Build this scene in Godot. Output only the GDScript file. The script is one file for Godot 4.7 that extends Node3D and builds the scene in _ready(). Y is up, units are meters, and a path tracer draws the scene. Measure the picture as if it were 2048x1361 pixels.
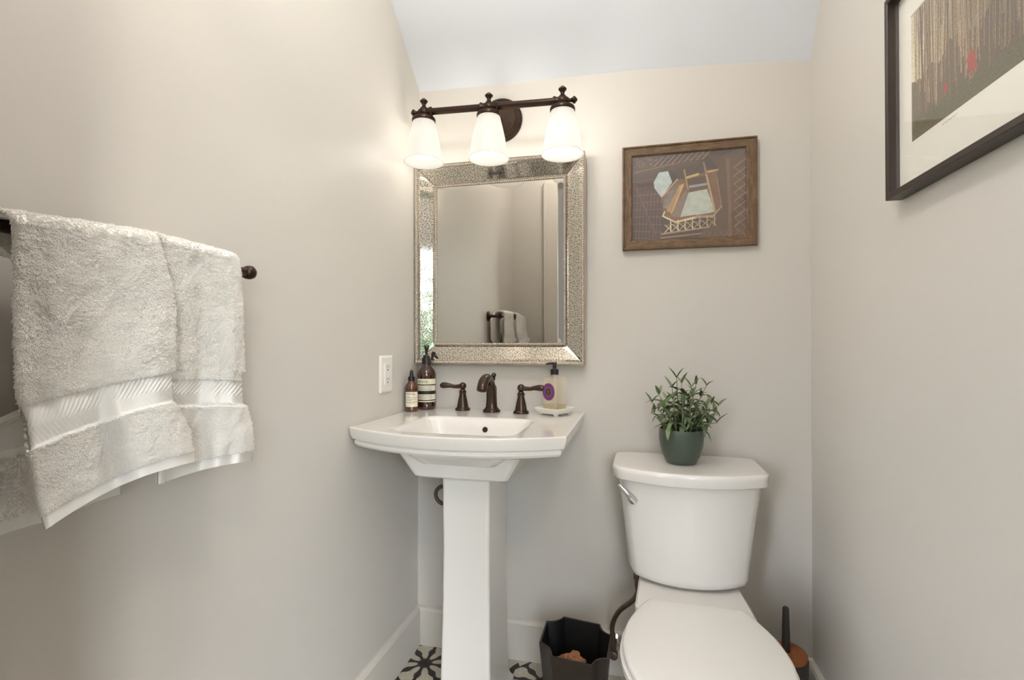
extends Node3D
# A small powder room seen from its doorway. y up, metres. Back wall on z = 0, camera near z = 1.68.
const F := 1000.0
const CAM := Vector3(0, 1.0698, 1.68)
const XL := -0.7647
const XR := 0.5129
const ZF := 1.44          # inner face of the wall with the door
var cb: Basis
var M := {}
var rng := RandomNumberGenerator.new()
var used := {}

# ------------------------------------------------------------------ pixels of the 2048 x 1361 photograph to points
func ray(px: float, py: float) -> Vector3:
	return cb * Vector3((px - 1024.0) / F, -(py - 680.5) / F, -1.0)
func onx(px: float, py: float, x: float) -> Vector3:
	var d := ray(px, py)
	return CAM + d * ((x - CAM.x) / d.x)
func onz(px: float, py: float, z: float) -> Vector3:
	var d := ray(px, py)
	return CAM + d * ((z - CAM.z) / d.z)

# ------------------------------------------------------------------ mesh collector
class MB:
	var v := PackedVector3Array()
	var uv := PackedVector2Array()
	var f := PackedInt32Array()
	func tri(a: int, b: int, c: int) -> void:
		f.append(a); f.append(b); f.append(c)
	func quad(a: int, b: int, c: int, d: int) -> void:
		tri(a, b, c); tri(a, c, d)
	func pt(p: Vector3, t := Vector2.ZERO) -> int:
		v.append(p); uv.append(t)
		return v.size() - 1
	func loft(rings: Array, cap0 := true, cap1 := true, closed := true) -> void:
		var start := f.size()
		var base := v.size()
		var n: int = rings[0].size()
		var m := rings.size()
		for j in m:
			for i in n:
				pt(rings[j][i], Vector2(float(i) / n, float(j) / maxf(1, m - 1)))
		for j in m - 1:
			for i in (n if closed else n - 1):
				var k := (i + 1) % n
				quad(base + j * n + i, base + j * n + k, base + (j + 1) * n + k, base + (j + 1) * n + i)
		for e in [[cap0, 0], [cap1, m - 1]]:
			if e[0]:
				var c := Vector3.ZERO
				for i in n:
					c += rings[e[1]][i]
				var ci := pt(c / n, Vector2(0.5, 0.5))
				for i in n:
					var k := (i + 1) % n
					if e[1] == 0:
						tri(ci, base + k, base + i)
					else:
						tri(ci, base + e[1] * n + i, base + e[1] * n + k)
		turn_out(start)
	func turn_out(start: int) -> void:
		var vol := 0.0
		var o := v[f[start]]
		for i in range(start, f.size(), 3):
			vol += (v[f[i]] - o).dot((v[f[i + 1]] - o).cross(v[f[i + 2]] - o))
		if vol > 0:
			for i in range(start, f.size(), 3):
				var t := f[i + 1]
				f[i + 1] = f[i + 2]
				f[i + 2] = t
	func lathe(prof: Array, at: Vector3, axis := Vector3.UP, seg := 32) -> void:
		# prof: [distance along the axis, radius]
		var b := MB.frame(axis)
		var rings := []
		for p in prof:
			var r := PackedVector3Array()
			for i in seg:
				var a := TAU * i / seg
				r.append(at + b * Vector3(cos(a) * p[1], p[0], sin(a) * p[1]))
			rings.append(r)
		loft(rings)
	static func frame(axis: Vector3) -> Basis:
		var y := axis.normalized()
		var x := y.cross(Vector3(0.31, 0.12, 0.94) if absf(y.z) < 0.9 else Vector3.RIGHT).normalized()
		return Basis(x, y, x.cross(y))
	func tube(path: Array, radius, seg := 12, flat := 1.0) -> void:
		# radius: a number or one for each point
		var rings := []
		var b := MB.frame(path[1] - path[0])
		for j in path.size():
			var t: Vector3 = path[mini(j + 1, path.size() - 1)] - path[maxi(j - 1, 0)]
			t = t.normalized()
			var x := (b.x - t * b.x.dot(t)).normalized()
			b = Basis(x, t, x.cross(t))
			var rr: float = radius[j] if radius is Array else radius
			var r := PackedVector3Array()
			for i in seg:
				var a := TAU * i / seg
				r.append(path[j] + b.x * cos(a) * rr + b.z * sin(a) * rr * flat)
			rings.append(r)
		loft(rings)
	func box(lo: Vector3, hi: Vector3, bev := 0.0, xf := Transform3D()) -> void:
		var rings := []
		var b := minf(bev, 0.49 * minf(hi.x - lo.x, minf(hi.y - lo.y, hi.z - lo.z)))
		var steps := [[lo.y, 0.0], [hi.y, 0.0]] if b <= 0 else [[lo.y, b], [lo.y + b * 0.3, b * 0.3], [lo.y + b, 0.0], [hi.y - b, 0.0], [hi.y - b * 0.3, b * 0.3], [hi.y, b]]
		for s in steps:
			var r := PackedVector3Array()
			for p in MB.rrect(lo.x + s[1], lo.z + s[1], hi.x - s[1], hi.z - s[1], b, 2 if b > 0 else 0):
				r.append(xf * Vector3(p.x, s[0], p.y))
			rings.append(r)
		loft(rings)
	static func rrect(x0: float, z0: float, x1: float, z1: float, r: float, n := 4) -> PackedVector2Array:
		var o := PackedVector2Array()
		if n == 0 or r <= 0:
			return PackedVector2Array([Vector2(x0, z0), Vector2(x1, z0), Vector2(x1, z1), Vector2(x0, z1)])
		var cs := [[x1 - r, z1 - r, 0.0], [x0 + r, z1 - r, PI / 2], [x0 + r, z0 + r, PI], [x1 - r, z0 + r, 1.5 * PI]]
		for c in cs:
			for i in n + 1:
				var a: float = c[2] + PI / 2 * i / n
				o.append(Vector2(c[0] + cos(a) * r, c[1] + sin(a) * r))
		return o
	func ball(c: Vector3, r: Vector3, seg := 20, rows := 12) -> void:
		var rings := []
		for j in range(1, rows):
			var a := PI * j / rows - PI / 2
			var ring := PackedVector3Array()
			for i in seg:
				var t := TAU * i / seg
				ring.append(c + Vector3(cos(a) * cos(t) * r.x, sin(a) * r.y, cos(a) * sin(t) * r.z))
			rings.append(ring)
		loft(rings)
	func grid(pts: Array, flip := false) -> void:
		# pts: rows of equal length; uv 0..1
		var base := v.size()
		var m := pts.size()
		var n: int = pts[0].size()
		for j in m:
			for i in n:
				pt(pts[j][i], Vector2(float(i) / (n - 1), float(j) / (m - 1)))
		for j in m - 1:
			for i in n - 1:
				var a := base + j * n + i
				if flip:
					quad(a, a + n, a + n + 1, a + 1)
				else:
					quad(a, a + 1, a + n + 1, a + n)
	func mesh(crease := 35.0) -> ArrayMesh:
		var nf := f.size() / 3
		var fn := PackedVector3Array()
		fn.resize(nf)
		for i in nf:
			var a := v[f[3 * i]]
			fn[i] = (v[f[3 * i + 2]] - a).cross(v[f[3 * i + 1]] - a)
		var arr := []
		arr.resize(Mesh.ARRAY_MAX)
		if crease >= 180.0:
			var vn := PackedVector3Array()
			vn.resize(v.size())
			for i in f.size():
				vn[f[i]] += fn[i / 3]
			for i in vn.size():
				vn[i] = vn[i].normalized()
			arr[Mesh.ARRAY_VERTEX] = v
			arr[Mesh.ARRAY_NORMAL] = vn
			arr[Mesh.ARRAY_TEX_UV] = uv
			arr[Mesh.ARRAY_INDEX] = f
		else:
			var weld := {}
			var at := PackedInt32Array()
			at.resize(v.size())
			for i in v.size():
				var key := Vector3i((v[i] * 20000.0).round())
				if not weld.has(key):
					weld[key] = weld.size()
				at[i] = weld[key]
			var around := []
			around.resize(weld.size())
			for i in f.size():
				var w := at[f[i]]
				if around[w] == null:
					around[w] = PackedInt32Array()
				around[w].append(i / 3)
			var lim := cos(deg_to_rad(crease))
			var ov := PackedVector3Array()
			var on := PackedVector3Array()
			var ou := PackedVector2Array()
			for i in f.size():
				var me := fn[i / 3]
				if me.length_squared() < 1e-22:
					me = Vector3.UP * 1e-9
				var mn := me.normalized()
				var s := Vector3.ZERO
				for k in around[at[f[i]]]:
					if fn[k].normalized().dot(mn) > lim:
						s += fn[k]
				ov.append(v[f[i]])
				on.append(s.normalized() if s.length_squared() > 1e-24 else mn)
				ou.append(uv[f[i]])
			arr[Mesh.ARRAY_VERTEX] = ov
			arr[Mesh.ARRAY_NORMAL] = on
			arr[Mesh.ARRAY_TEX_UV] = ou
		var m := ArrayMesh.new()
		m.add_surface_from_arrays(Mesh.PRIMITIVE_TRIANGLES, arr)
		return m

# ------------------------------------------------------------------ naming
func numbered(called: String) -> String:
	if not used.has(called):
		used[called] = 0
		return called
	used[called] += 1
	return "%s_%03d" % [called, used[called]]
func thing(called: String, label: String, category: String, at := Vector3.ZERO, group := "") -> Node3D:
	var o := Node3D.new()
	o.name = numbered(called)
	add_child(o)
	o.position = at
	o.set_meta("label", label)
	o.set_meta("category", category)
	if group:
		o.set_meta("group", group)
	return o
func part(parent: Node, called: String, mb, mat: Material, crease := 35.0, label := "") -> MeshInstance3D:
	# mb in world coordinates; the part sits under a thing whose place is taken off
	var o := MeshInstance3D.new()
	o.name = called if parent != self else numbered(called)
	o.mesh = mb.mesh(crease) if mb is MB else mb
	o.material_override = mat
	parent.add_child(o, true)
	var off := Vector3.ZERO
	var p := parent
	while p != self and p is Node3D:
		off += (p as Node3D).position
		p = p.get_parent()
	o.position = -off
	if label:
		o.set_meta("label", label)
	return o
func struct(called: String, mb, mat: Material, crease := 35.0) -> MeshInstance3D:
	var o := part(self, called, mb, mat, crease)
	o.set_meta("kind", "structure")
	return o
func one(called: String, label: String, category: String, mb: MB, mat: Material, crease := 35.0) -> MeshInstance3D:
	var o := part(self, called, mb, mat, crease)
	o.set_meta("label", label)
	o.set_meta("category", category)
	return o
func bx(lo: Vector3, hi: Vector3, bev := 0.0) -> MB:
	var m := MB.new()
	m.box(lo, hi, bev)
	return m

# ------------------------------------------------------------------ materials
func c8(r: int, g: int, b: int) -> Color:
	return Color(r / 255.0, g / 255.0, b / 255.0)
func mat(called: String, c: Color, rough := 0.5, metal := 0.0) -> StandardMaterial3D:
	var m := StandardMaterial3D.new()
	m.resource_name = called
	m.albedo_color = c
	m.roughness = rough
	m.metallic = metal
	M[called] = m
	return m
func noise(freq: float, seed_: int, oct := 4) -> FastNoiseLite:
	var n := FastNoiseLite.new()
	n.seed = seed_
	n.frequency = freq
	n.fractal_octaves = oct
	n.noise_type = FastNoiseLite.TYPE_SIMPLEX_SMOOTH
	return n
func tex(w: int, h: int, fn: Callable) -> ImageTexture:
	var im := Image.create(w, h, false, Image.FORMAT_RGB8)
	for y in h:
		for x in w:
			im.set_pixel(x, y, fn.call(x, y))
	return ImageTexture.create_from_image(im)
func relief(m: StandardMaterial3D, freq: float, scale: float, strength: float, sx := 1.0) -> void:
	var t := NoiseTexture2D.new()
	t.noise = noise(freq, 7, 3)
	t.width = 512
	t.height = 512
	t.seamless = true
	t.as_normal_map = true
	t.bump_strength = 2.0
	m.normal_enabled = true
	m.normal_texture = t
	m.normal_scale = strength
	m.uv1_triplanar = true
	m.uv1_world_triplanar = true
	m.uv1_scale = Vector3(scale * sx, scale, scale * sx)
func make_materials() -> void:
	var w := mat("wall_paint", Color(0.80, 0.778, 0.745), 0.42)
	w.metallic_specular = 0.4
	relief(w, 0.03, 2.2, 0.10, 0.7)
	var ce := mat("ceiling_paint", Color(0.86, 0.872, 0.90), 0.7)
	relief(ce, 0.03, 2.2, 0.08)
	mat("trim_paint", Color(0.82, 0.795, 0.755), 0.35)
	mat("grout", Color(0.32, 0.28, 0.25), 0.9)
	mat("porcelain", Color(0.885, 0.868, 0.842), 0.12)
	M.porcelain.clearcoat_enabled = true
	M.porcelain.clearcoat = 0.5
	M.porcelain.clearcoat_roughness = 0.05
	mat("seat_plastic", Color(0.885, 0.868, 0.842), 0.22)
	mat("bronze", Color(0.235, 0.175, 0.14), 0.34, 0.75)
	mat("bronze_faucet", Color(0.275, 0.22, 0.185), 0.27, 0.7)
	mat("chrome", Color(0.86, 0.86, 0.87), 0.08, 1.0)
	mat("dark_hole", Color(0.05, 0.045, 0.04), 0.6)
	mat("frosted", Color(0.62, 0.615, 0.60), 0.5)
	M.frosted.backlight_enabled = true
	M.frosted.backlight = Color(0.70, 0.70, 0.69)
	M.frosted.emission_enabled = true
	M.frosted.emission = Color(1.0, 0.975, 0.94)
	M.frosted.emission_energy_multiplier = 0.10
	mat("bulb_glow", Color(1, 1, 1), 0.4)
	M.bulb_glow.emission_enabled = true
	M.bulb_glow.emission = Color(1.0, 0.95, 0.88)
	M.bulb_glow.emission_energy_multiplier = 3.0
	mat("silver_frame", Color(0.80, 0.765, 0.72), 0.24, 0.92)
	mat("mirror_glass", Color(0.78, 0.765, 0.74), 0.02, 1.0)
	var n1 := noise(0.09, 3, 4)
	var n2 := noise(0.32, 5, 2)
	var antique := func(x, y):
		var a: float = clampf(0.55 + n1.get_noise_2d(x * 1.6, y * 1.6) * 1.2 + n2.get_noise_2d(x, y) * 0.7, 0, 1)
		return Color(0.42, 0.39, 0.34).lerp(Color(0.88, 0.86, 0.82), smoothstep(0.22, 0.62, a))
	var am := mat("antique_mirror", Color.WHITE, 0.13, 0.95)
	am.albedo_texture = tex(512, 512, antique)
	var rough := func(x, y):
		var a: float = clampf(0.06 - n1.get_noise_2d(x, y) * 0.06, 0.04, 1)
		return Color(a, a, a)
	am.roughness = 1.0
	am.roughness_texture = tex(512, 512, rough)
	am.uv1_triplanar = true
	am.uv1_world_triplanar = true
	am.uv1_scale = Vector3(2.6, 2.6, 2.6)
	mat("mirror_edge", Color(0.10, 0.095, 0.09), 0.4)
	var wn := noise(0.02, 11, 4)
	var wood := func(x, y):
		var a: float = 0.5 + 0.5 * wn.get_noise_2d(x * 0.6, y * 6.0) + 0.3 * wn.get_noise_2d(x * 2.5 + 40, y * 22.0)
		return Color(0.29, 0.215, 0.145).lerp(Color(0.52, 0.41, 0.29), clampf(a, 0, 1))
	var wt := tex(512, 128, wood)
	var wm := mat("weathered_wood", Color.WHITE, 0.6)
	wm.albedo_texture = wt
	var bn := noise(0.015, 21, 3)
	var bamboo := func(x, y):
		var a: float = 0.5 + 0.5 * bn.get_noise_2d(x * 8.0, y * 0.6)
		return Color(0.50, 0.27, 0.12).lerp(Color(0.66, 0.40, 0.20), clampf(a, 0, 1))
	var bm := mat("bamboo", Color.WHITE, 0.45)
	bm.albedo_texture = tex(128, 128, bamboo)
	bm.uv1_triplanar = true
	bm.uv1_scale = Vector3(9, 9, 9)
	mat("espresso_frame", Color(0.205, 0.165, 0.14), 0.42)
	mat("mat_board", Color(0.90, 0.88, 0.83), 0.8)
	var g := mat("picture_glass", Color(1, 1, 1, 0.03), 0.02)
	g.transparency = BaseMaterial3D.TRANSPARENCY_ALPHA
	g.metallic_specular = 0.36
	mat("terry", Color(0.96, 0.95, 0.93), 0.95)
	M.terry.rim_enabled = true
	M.terry.rim = 0.4
	M.terry.rim_tint = 0.5
	mat("pile", Color(0.97, 0.96, 0.945), 0.95)
	M.pile.backlight_enabled = true
	M.pile.backlight = Color(0.95, 0.94, 0.92)
	mat("woven_band", Color(0.90, 0.89, 0.87), 0.75)
	mat("outlet_plastic", Color(0.90, 0.885, 0.86), 0.3)
	var am2 := mat("amber_glass", Color(0.20, 0.085, 0.025), 0.06)
	am2.clearcoat_enabled = true
	am2.clearcoat = 0.8
	am2.clearcoat_roughness = 0.03
	var am3 := mat("amber_glass_light", Color(0.30, 0.145, 0.05), 0.06)
	am3.clearcoat_enabled = true
	am3.clearcoat = 0.8
	am3.clearcoat_roughness = 0.03
	mat("black_plastic", Color(0.075, 0.065, 0.06), 0.35)
	mat("navy_plastic", Color(0.07, 0.065, 0.10), 0.3)
	mat("label_paper", Color(0.86, 0.83, 0.74), 0.6)
	mat("label_ink", Color(0.09, 0.08, 0.075), 0.6)
	mat("grey_ink", Color(0.36, 0.34, 0.31), 0.6)
	mat("purple_ink", Color(0.42, 0.19, 0.44), 0.5)
	mat("gold_ink", Color(0.68, 0.52, 0.36), 0.5)
	var cg := mat("clear_glass", Color(0.93, 0.88, 0.74, 0.24), 0.03)
	cg.transparency = BaseMaterial3D.TRANSPARENCY_ALPHA
	var lq := mat("pale_soap", Color(0.80, 0.70, 0.48, 0.5), 0.05)
	lq.transparency = BaseMaterial3D.TRANSPARENCY_ALPHA
	mat("green_glaze", Color(0.265, 0.305, 0.262), 0.33)
	mat("soil", Color(0.10, 0.075, 0.055), 0.95)
	for k in 4:
		var lc: Color = [Color(0.36, 0.43, 0.29), Color(0.30, 0.375, 0.255), Color(0.43, 0.50, 0.335), Color(0.50, 0.55, 0.38)][k]
		mat("leaf_%d" % k, lc, 0.5)
		M["leaf_%d" % k].backlight_enabled = true
		M["leaf_%d" % k].backlight = Color(lc.r * 0.5, lc.g * 0.5, lc.b * 0.4)
	mat("stem_green", Color(0.50, 0.53, 0.37), 0.6)
	var dn := noise(0.03, 31, 3)
	var dark := func(x, y):
		var a: float = 0.5 + 0.5 * dn.get_noise_2d(x * 0.7, y * 5.0)
		return Color(0.10, 0.08, 0.065).lerp(Color(0.21, 0.165, 0.13), clampf(a, 0, 1))
	var dm := mat("dark_wood", Color.WHITE, 0.4)
	dm.albedo_texture = tex(128, 128, dark)
	dm.uv1_triplanar = true
	dm.uv1_scale = Vector3(5, 5, 5)
	mat("bin_lining", Color(0.055, 0.045, 0.04), 0.5)
	mat("kraft_paper", Color(0.66, 0.45, 0.32), 0.8)
	mat("charcoal", Color(0.20, 0.185, 0.175), 0.5)
	mat("steel_braid", Color(0.42, 0.36, 0.32), 0.4, 0.7)
	mat("hall_wall_paint", Color(0.72, 0.72, 0.73), 0.7)
	mat("hall_ceiling_paint", Color(0.82, 0.82, 0.82), 0.8)
	mat("hall_floor_wood", Color(0.42, 0.33, 0.25), 0.5)
	mat("window_frame_paint", Color(0.80, 0.82, 0.84), 0.5)
	mat("grass", Color(0.30, 0.38, 0.20), 0.9)
	mat("bark", Color(0.25, 0.2, 0.16), 0.9)
	var lg := mat("lamp_globe_glow", Color(1, 1, 1), 0.4)
	lg.emission_enabled = true
	lg.emission = Color(1.0, 0.96, 0.9)
	lg.emission_energy_multiplier = 2.0

# ------------------------------------------------------------------ start
func _ready() -> void:
	rng.seed = 20240
	var cam := Camera3D.new()
	cam.name = "camera"
	cb = Basis(Vector3.UP, deg_to_rad(13.9129)) * Basis(Vector3.RIGHT, deg_to_rad(0.587)) * Basis(Vector3.BACK, deg_to_rad(0.0806))
	add_child(cam)
	cam.transform = Transform3D(cb, CAM)
	cam.fov = rad_to_deg(2.0 * atan(680.5 / F))
	cam.near = 0.02
	cam.current = true
	var env := Environment.new()
	env.tonemap_mode = Environment.TONE_MAPPER_LINEAR
	env.tonemap_exposure = 1.0
	env.background_mode = Environment.BG_SKY
	var sm := ProceduralSkyMaterial.new()
	sm.sky_top_color = Color(0.80, 0.85, 0.92)
	sm.sky_horizon_color = Color(0.945, 0.95, 0.96)
	sm.ground_bottom_color = Color(0.35, 0.36, 0.33)
	sm.ground_horizon_color = Color(0.75, 0.78, 0.80)
	sm.sky_energy_multiplier = 4.4
	var sky := Sky.new()
	sky.sky_material = sm
	env.sky = sky
	env.sdfgi_enabled = true
	env.ssao_enabled = true
	env.ssil_enabled = true
	var we := WorldEnvironment.new()
	we.name = "world_environment"
	we.environment = env
	add_child(we)
	make_materials()
	room()
	hall()
	sink()
	toilet()
	mirror()
	vanity_light(0.018, Color(1.0, 0.975, 0.945))
	tower_picture()
	forest_picture()
	towel_rail()
	faucet()
	bottles()
	plant()
	bin_and_brush()
	small_things()

# ------------------------------------------------------------------ room shell
func room() -> void:
	var t := 0.14
	struct("wall_back", bx(Vector3(XL - t, -0.1, -t), Vector3(XR + t, 2.75, 0)), M.wall_paint)
	struct("wall_left", bx(Vector3(XL - t, -0.1, 0.0), Vector3(XL, 2.75, ZF)), M.wall_paint)
	struct("wall_right", bx(Vector3(XR, -0.1, 0.0), Vector3(XR + t, 2.75, ZF)), M.wall_paint)
	# wall with the doorway the room is seen through
	var w := MB.new()
	w.box(Vector3(XL - t, -0.1, ZF), Vector3(-0.47, 2.75, ZF + 0.12))
	w.box(Vector3(0.33, -0.1, ZF), Vector3(XR + t, 2.75, ZF + 0.12))
	w.box(Vector3(-0.47, 2.04, ZF), Vector3(0.33, 2.75, ZF + 0.12))
	struct("wall_front", w, M.wall_paint)
	for s in [[-0.556, -0.47], [0.33, 0.416]]:
		var c := MB.new()
		c.box(Vector3(s[0], 0, ZF - 0.018), Vector3(s[1], 2.04, ZF - 0.0005), 0.004)
		c.box(Vector3(s[0] + (0.0 if s[0] < 0 else 0.066), 0, ZF - 0.026), Vector3(s[0] + (0.02 if s[0] < 0 else 0.086), 2.04, ZF - 0.017), 0.003)
		struct("trim_%d" % (1 if s[0] < 0 else 2), c, M.trim_paint)
	struct("trim_3", bx(Vector3(-0.556, 2.0405, ZF - 0.018), Vector3(0.416, 2.126, ZF - 0.0005), 0.004), M.trim_paint)
	# ceiling: rises towards the door from an uneven line on the back wall, then runs flat
	var edge := [[-0.770, 1.9905], [-0.5248, 1.984], [-0.3482, 1.9795], [-0.1648, 1.9749], [-0.0049, 1.9705], [0.1842, 1.9596], [0.363, 1.9469], [0.5134, 1.9320]]
	var rows := [[], [], [], [], [], []]
	for e in edge:
		var k: float = (e[0] - XL) / (XR - XL)
		var zt: float = lerpf(0.585, 0.42, k)
		rows[0].append(Vector3(e[0], e[1], -0.002))
		rows[1].append(Vector3(e[0], 2.5, zt))
		rows[2].append(Vector3(e[0], 2.5, ZF + 0.01))
		rows[3].append(Vector3(e[0], 2.6, ZF + 0.01))
		rows[4].append(Vector3(e[0], 2.6, zt))
		rows[5].append(Vector3(e[0], e[1] + 0.1, -0.002))
	var cm := MB.new()
	var rings := []
	for i in edge.size():
		rings.append(PackedVector3Array([rows[0][i], rows[1][i], rows[2][i], rows[3][i], rows[4][i], rows[5][i]]))
	cm.loft(rings)
	struct("ceiling", cm, M.ceiling_paint, 12.0)
	struct("ceiling_001", bx(Vector3(XL - 0.14, 2.6, -0.14), Vector3(XR + 0.14, 2.7, ZF + 0.12)), M.ceiling_paint)
	# skirting boards, each with a sloped top
	var prof := [Vector2(0, 0.0), Vector2(0.017, 0.0), Vector2(0.017, 0.122), Vector2(0.013, 0.131), Vector2(0.005, 0.1345), Vector2(0, 0.1345)]
	var bb := MB.new()
	var r0 := PackedVector3Array()
	var r1 := PackedVector3Array()
	for p in prof:
		r0.append(Vector3(XL + 0.0002, p.y, p.x + 0.0002)); r1.append(Vector3(XR - 0.0002, p.y, p.x + 0.0002))
	bb.loft([r0, r1])
	struct("baseboard_back", bb, M.trim_paint, 20.0)
	for s in [1.0, -1.0]:
		var b := MB.new()
		var q0 := PackedVector3Array()
		var q1 := PackedVector3Array()
		var x0: float = XL if s > 0 else XR
		for p in prof:
			q0.append(Vector3(x0 + s * (p.x + 0.0002), p.y, 0.0175)); q1.append(Vector3(x0 + s * (p.x + 0.0002), p.y, ZF - 0.03))
		b.loft([q0, q1])
		struct("baseboard_left" if s > 0 else "baseboard_right", b, M.trim_paint, 20.0)
	floor_tiles()

# cement tiles with a printed pattern: a quarter of an eight-petalled flower in one corner, a quarter of a tulip medallion in the other
func tile_print() -> ImageTexture:
	var cream := Color(0.80, 0.77, 0.70)
	var ink := Color(0.215, 0.185, 0.17)
	var teal := Color(0.33, 0.42, 0.43)
	var nz := noise(0.05, 77, 3)
	var fn := func(x, y):
		var p := Vector2(x + 0.5, y + 0.5) / 256.0
		var c := cream
		var d := p.length()
		var th := atan2(p.y, p.x)
		# flower in the corner (0,0)
		if d < 0.115 + 0.02 * cos(th * 16.0):
			c = ink
		elif d < 0.62:
			var off: float = absf(fposmod(th, PI / 4) - PI / 8) / (PI / 8)
			var prof := [[0.115, 0.40], [0.16, 0.62], [0.22, 0.62], [0.29, 0.48], [0.34, 0.60], [0.40, 0.84], [0.46, 0.80], [0.50, 0.55], [0.53, 0.0], [0.62, 0.0]]
			var wdt := 0.0
			for i in prof.size() - 1:
				if d >= prof[i][0] and d <= prof[i + 1][0]:
					wdt = lerpf(prof[i][1], prof[i + 1][1], (d - prof[i][0]) / (prof[i + 1][0] - prof[i][0]))
			c = cream if off < wdt else ink
			if d > 0.53 and off > 0.55 + (d - 0.53) * 2.0:
				c = cream
		# medallion round the corner (1,1)
		var q := Vector2(1, 1) - p
		var oct: float = maxf(maxf(q.x, q.y), (q.x + q.y) * 0.7071)
		if oct < 0.50:
			c = ink if oct > 0.465 else (teal if oct > 0.40 else (ink if oct > 0.375 else cream))
			if oct < 0.375:
				var al := (q.x + q.y) * 0.7071
				var ac := absf(q.x - q.y) * 0.7071
				if al > 0.13 and al < 0.33:
					var k := (al - 0.13) / 0.2
					var hw: float = 0.085 * sin(PI * (0.15 + 0.62 * k)) + (0.02 if k > 0.75 else 0.0)
					if ac < hw and not (k > 0.72 and ac > 0.02 and ac < 0.02 + 0.14 * (k - 0.72)):
						c = ink
				elif al <= 0.13 and ac < 0.014:
					c = ink
				if q.length() < 0.05:
					c = ink
		return c.darkened(0.05 + 0.07 * nz.get_noise_2d(x, y))
	return tex(256, 256, fn)
func floor_tiles() -> void:
	var base := struct("floor", bx(Vector3(XL - 0.14, -0.1, -0.14), Vector3(XR + 0.14, -0.0022, ZF + 0.12)), M.grout)
	var m := mat("cement_tile", Color.WHITE, 0.55)
	m.albedo_texture = tile_print()
	m.texture_repeat = false
	var s := 0.2
	var gap := 0.0008
	var meshes := {}
	for fx in 2:
		for fz in 2:
			var b := MB.new()
			var h := s / 2 - gap
			var rings := []
			for q in [[h, -0.012], [h, -0.0006], [h - 0.0006, 0.0]]:
				rings.append(PackedVector3Array([Vector3(-q[0], q[1], -q[0]), Vector3(q[0], q[1], -q[0]), Vector3(q[0], q[1], q[0]), Vector3(-q[0], q[1], q[0])]))
			b.loft(rings)
			for i in b.v.size():
				var u: float = clampf(b.v[i].x / s + 0.5, 0.002, 0.998)
				var w: float = clampf(b.v[i].z / s + 0.5, 0.002, 0.998)
				b.uv[i] = Vector2(u if fx == 0 else 1.0 - u, w if fz == 0 else 1.0 - w)
			meshes[Vector2i(fx, fz)] = b.mesh(20.0)
	for ix in range(-1, 6):
		for iz in range(-1, 7):
			var cx: float = -0.689 + s * (ix + 0.5)
			var cz: float = 0.108 + s * (iz + 0.5)
			var o := MeshInstance3D.new()
			o.name = "tile"
			o.mesh = meshes[Vector2i(absi(ix) % 2, absi(iz) % 2)]
			o.material_override = m
			base.add_child(o, true)
			o.position = Vector3(cx, 0, cz)

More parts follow.
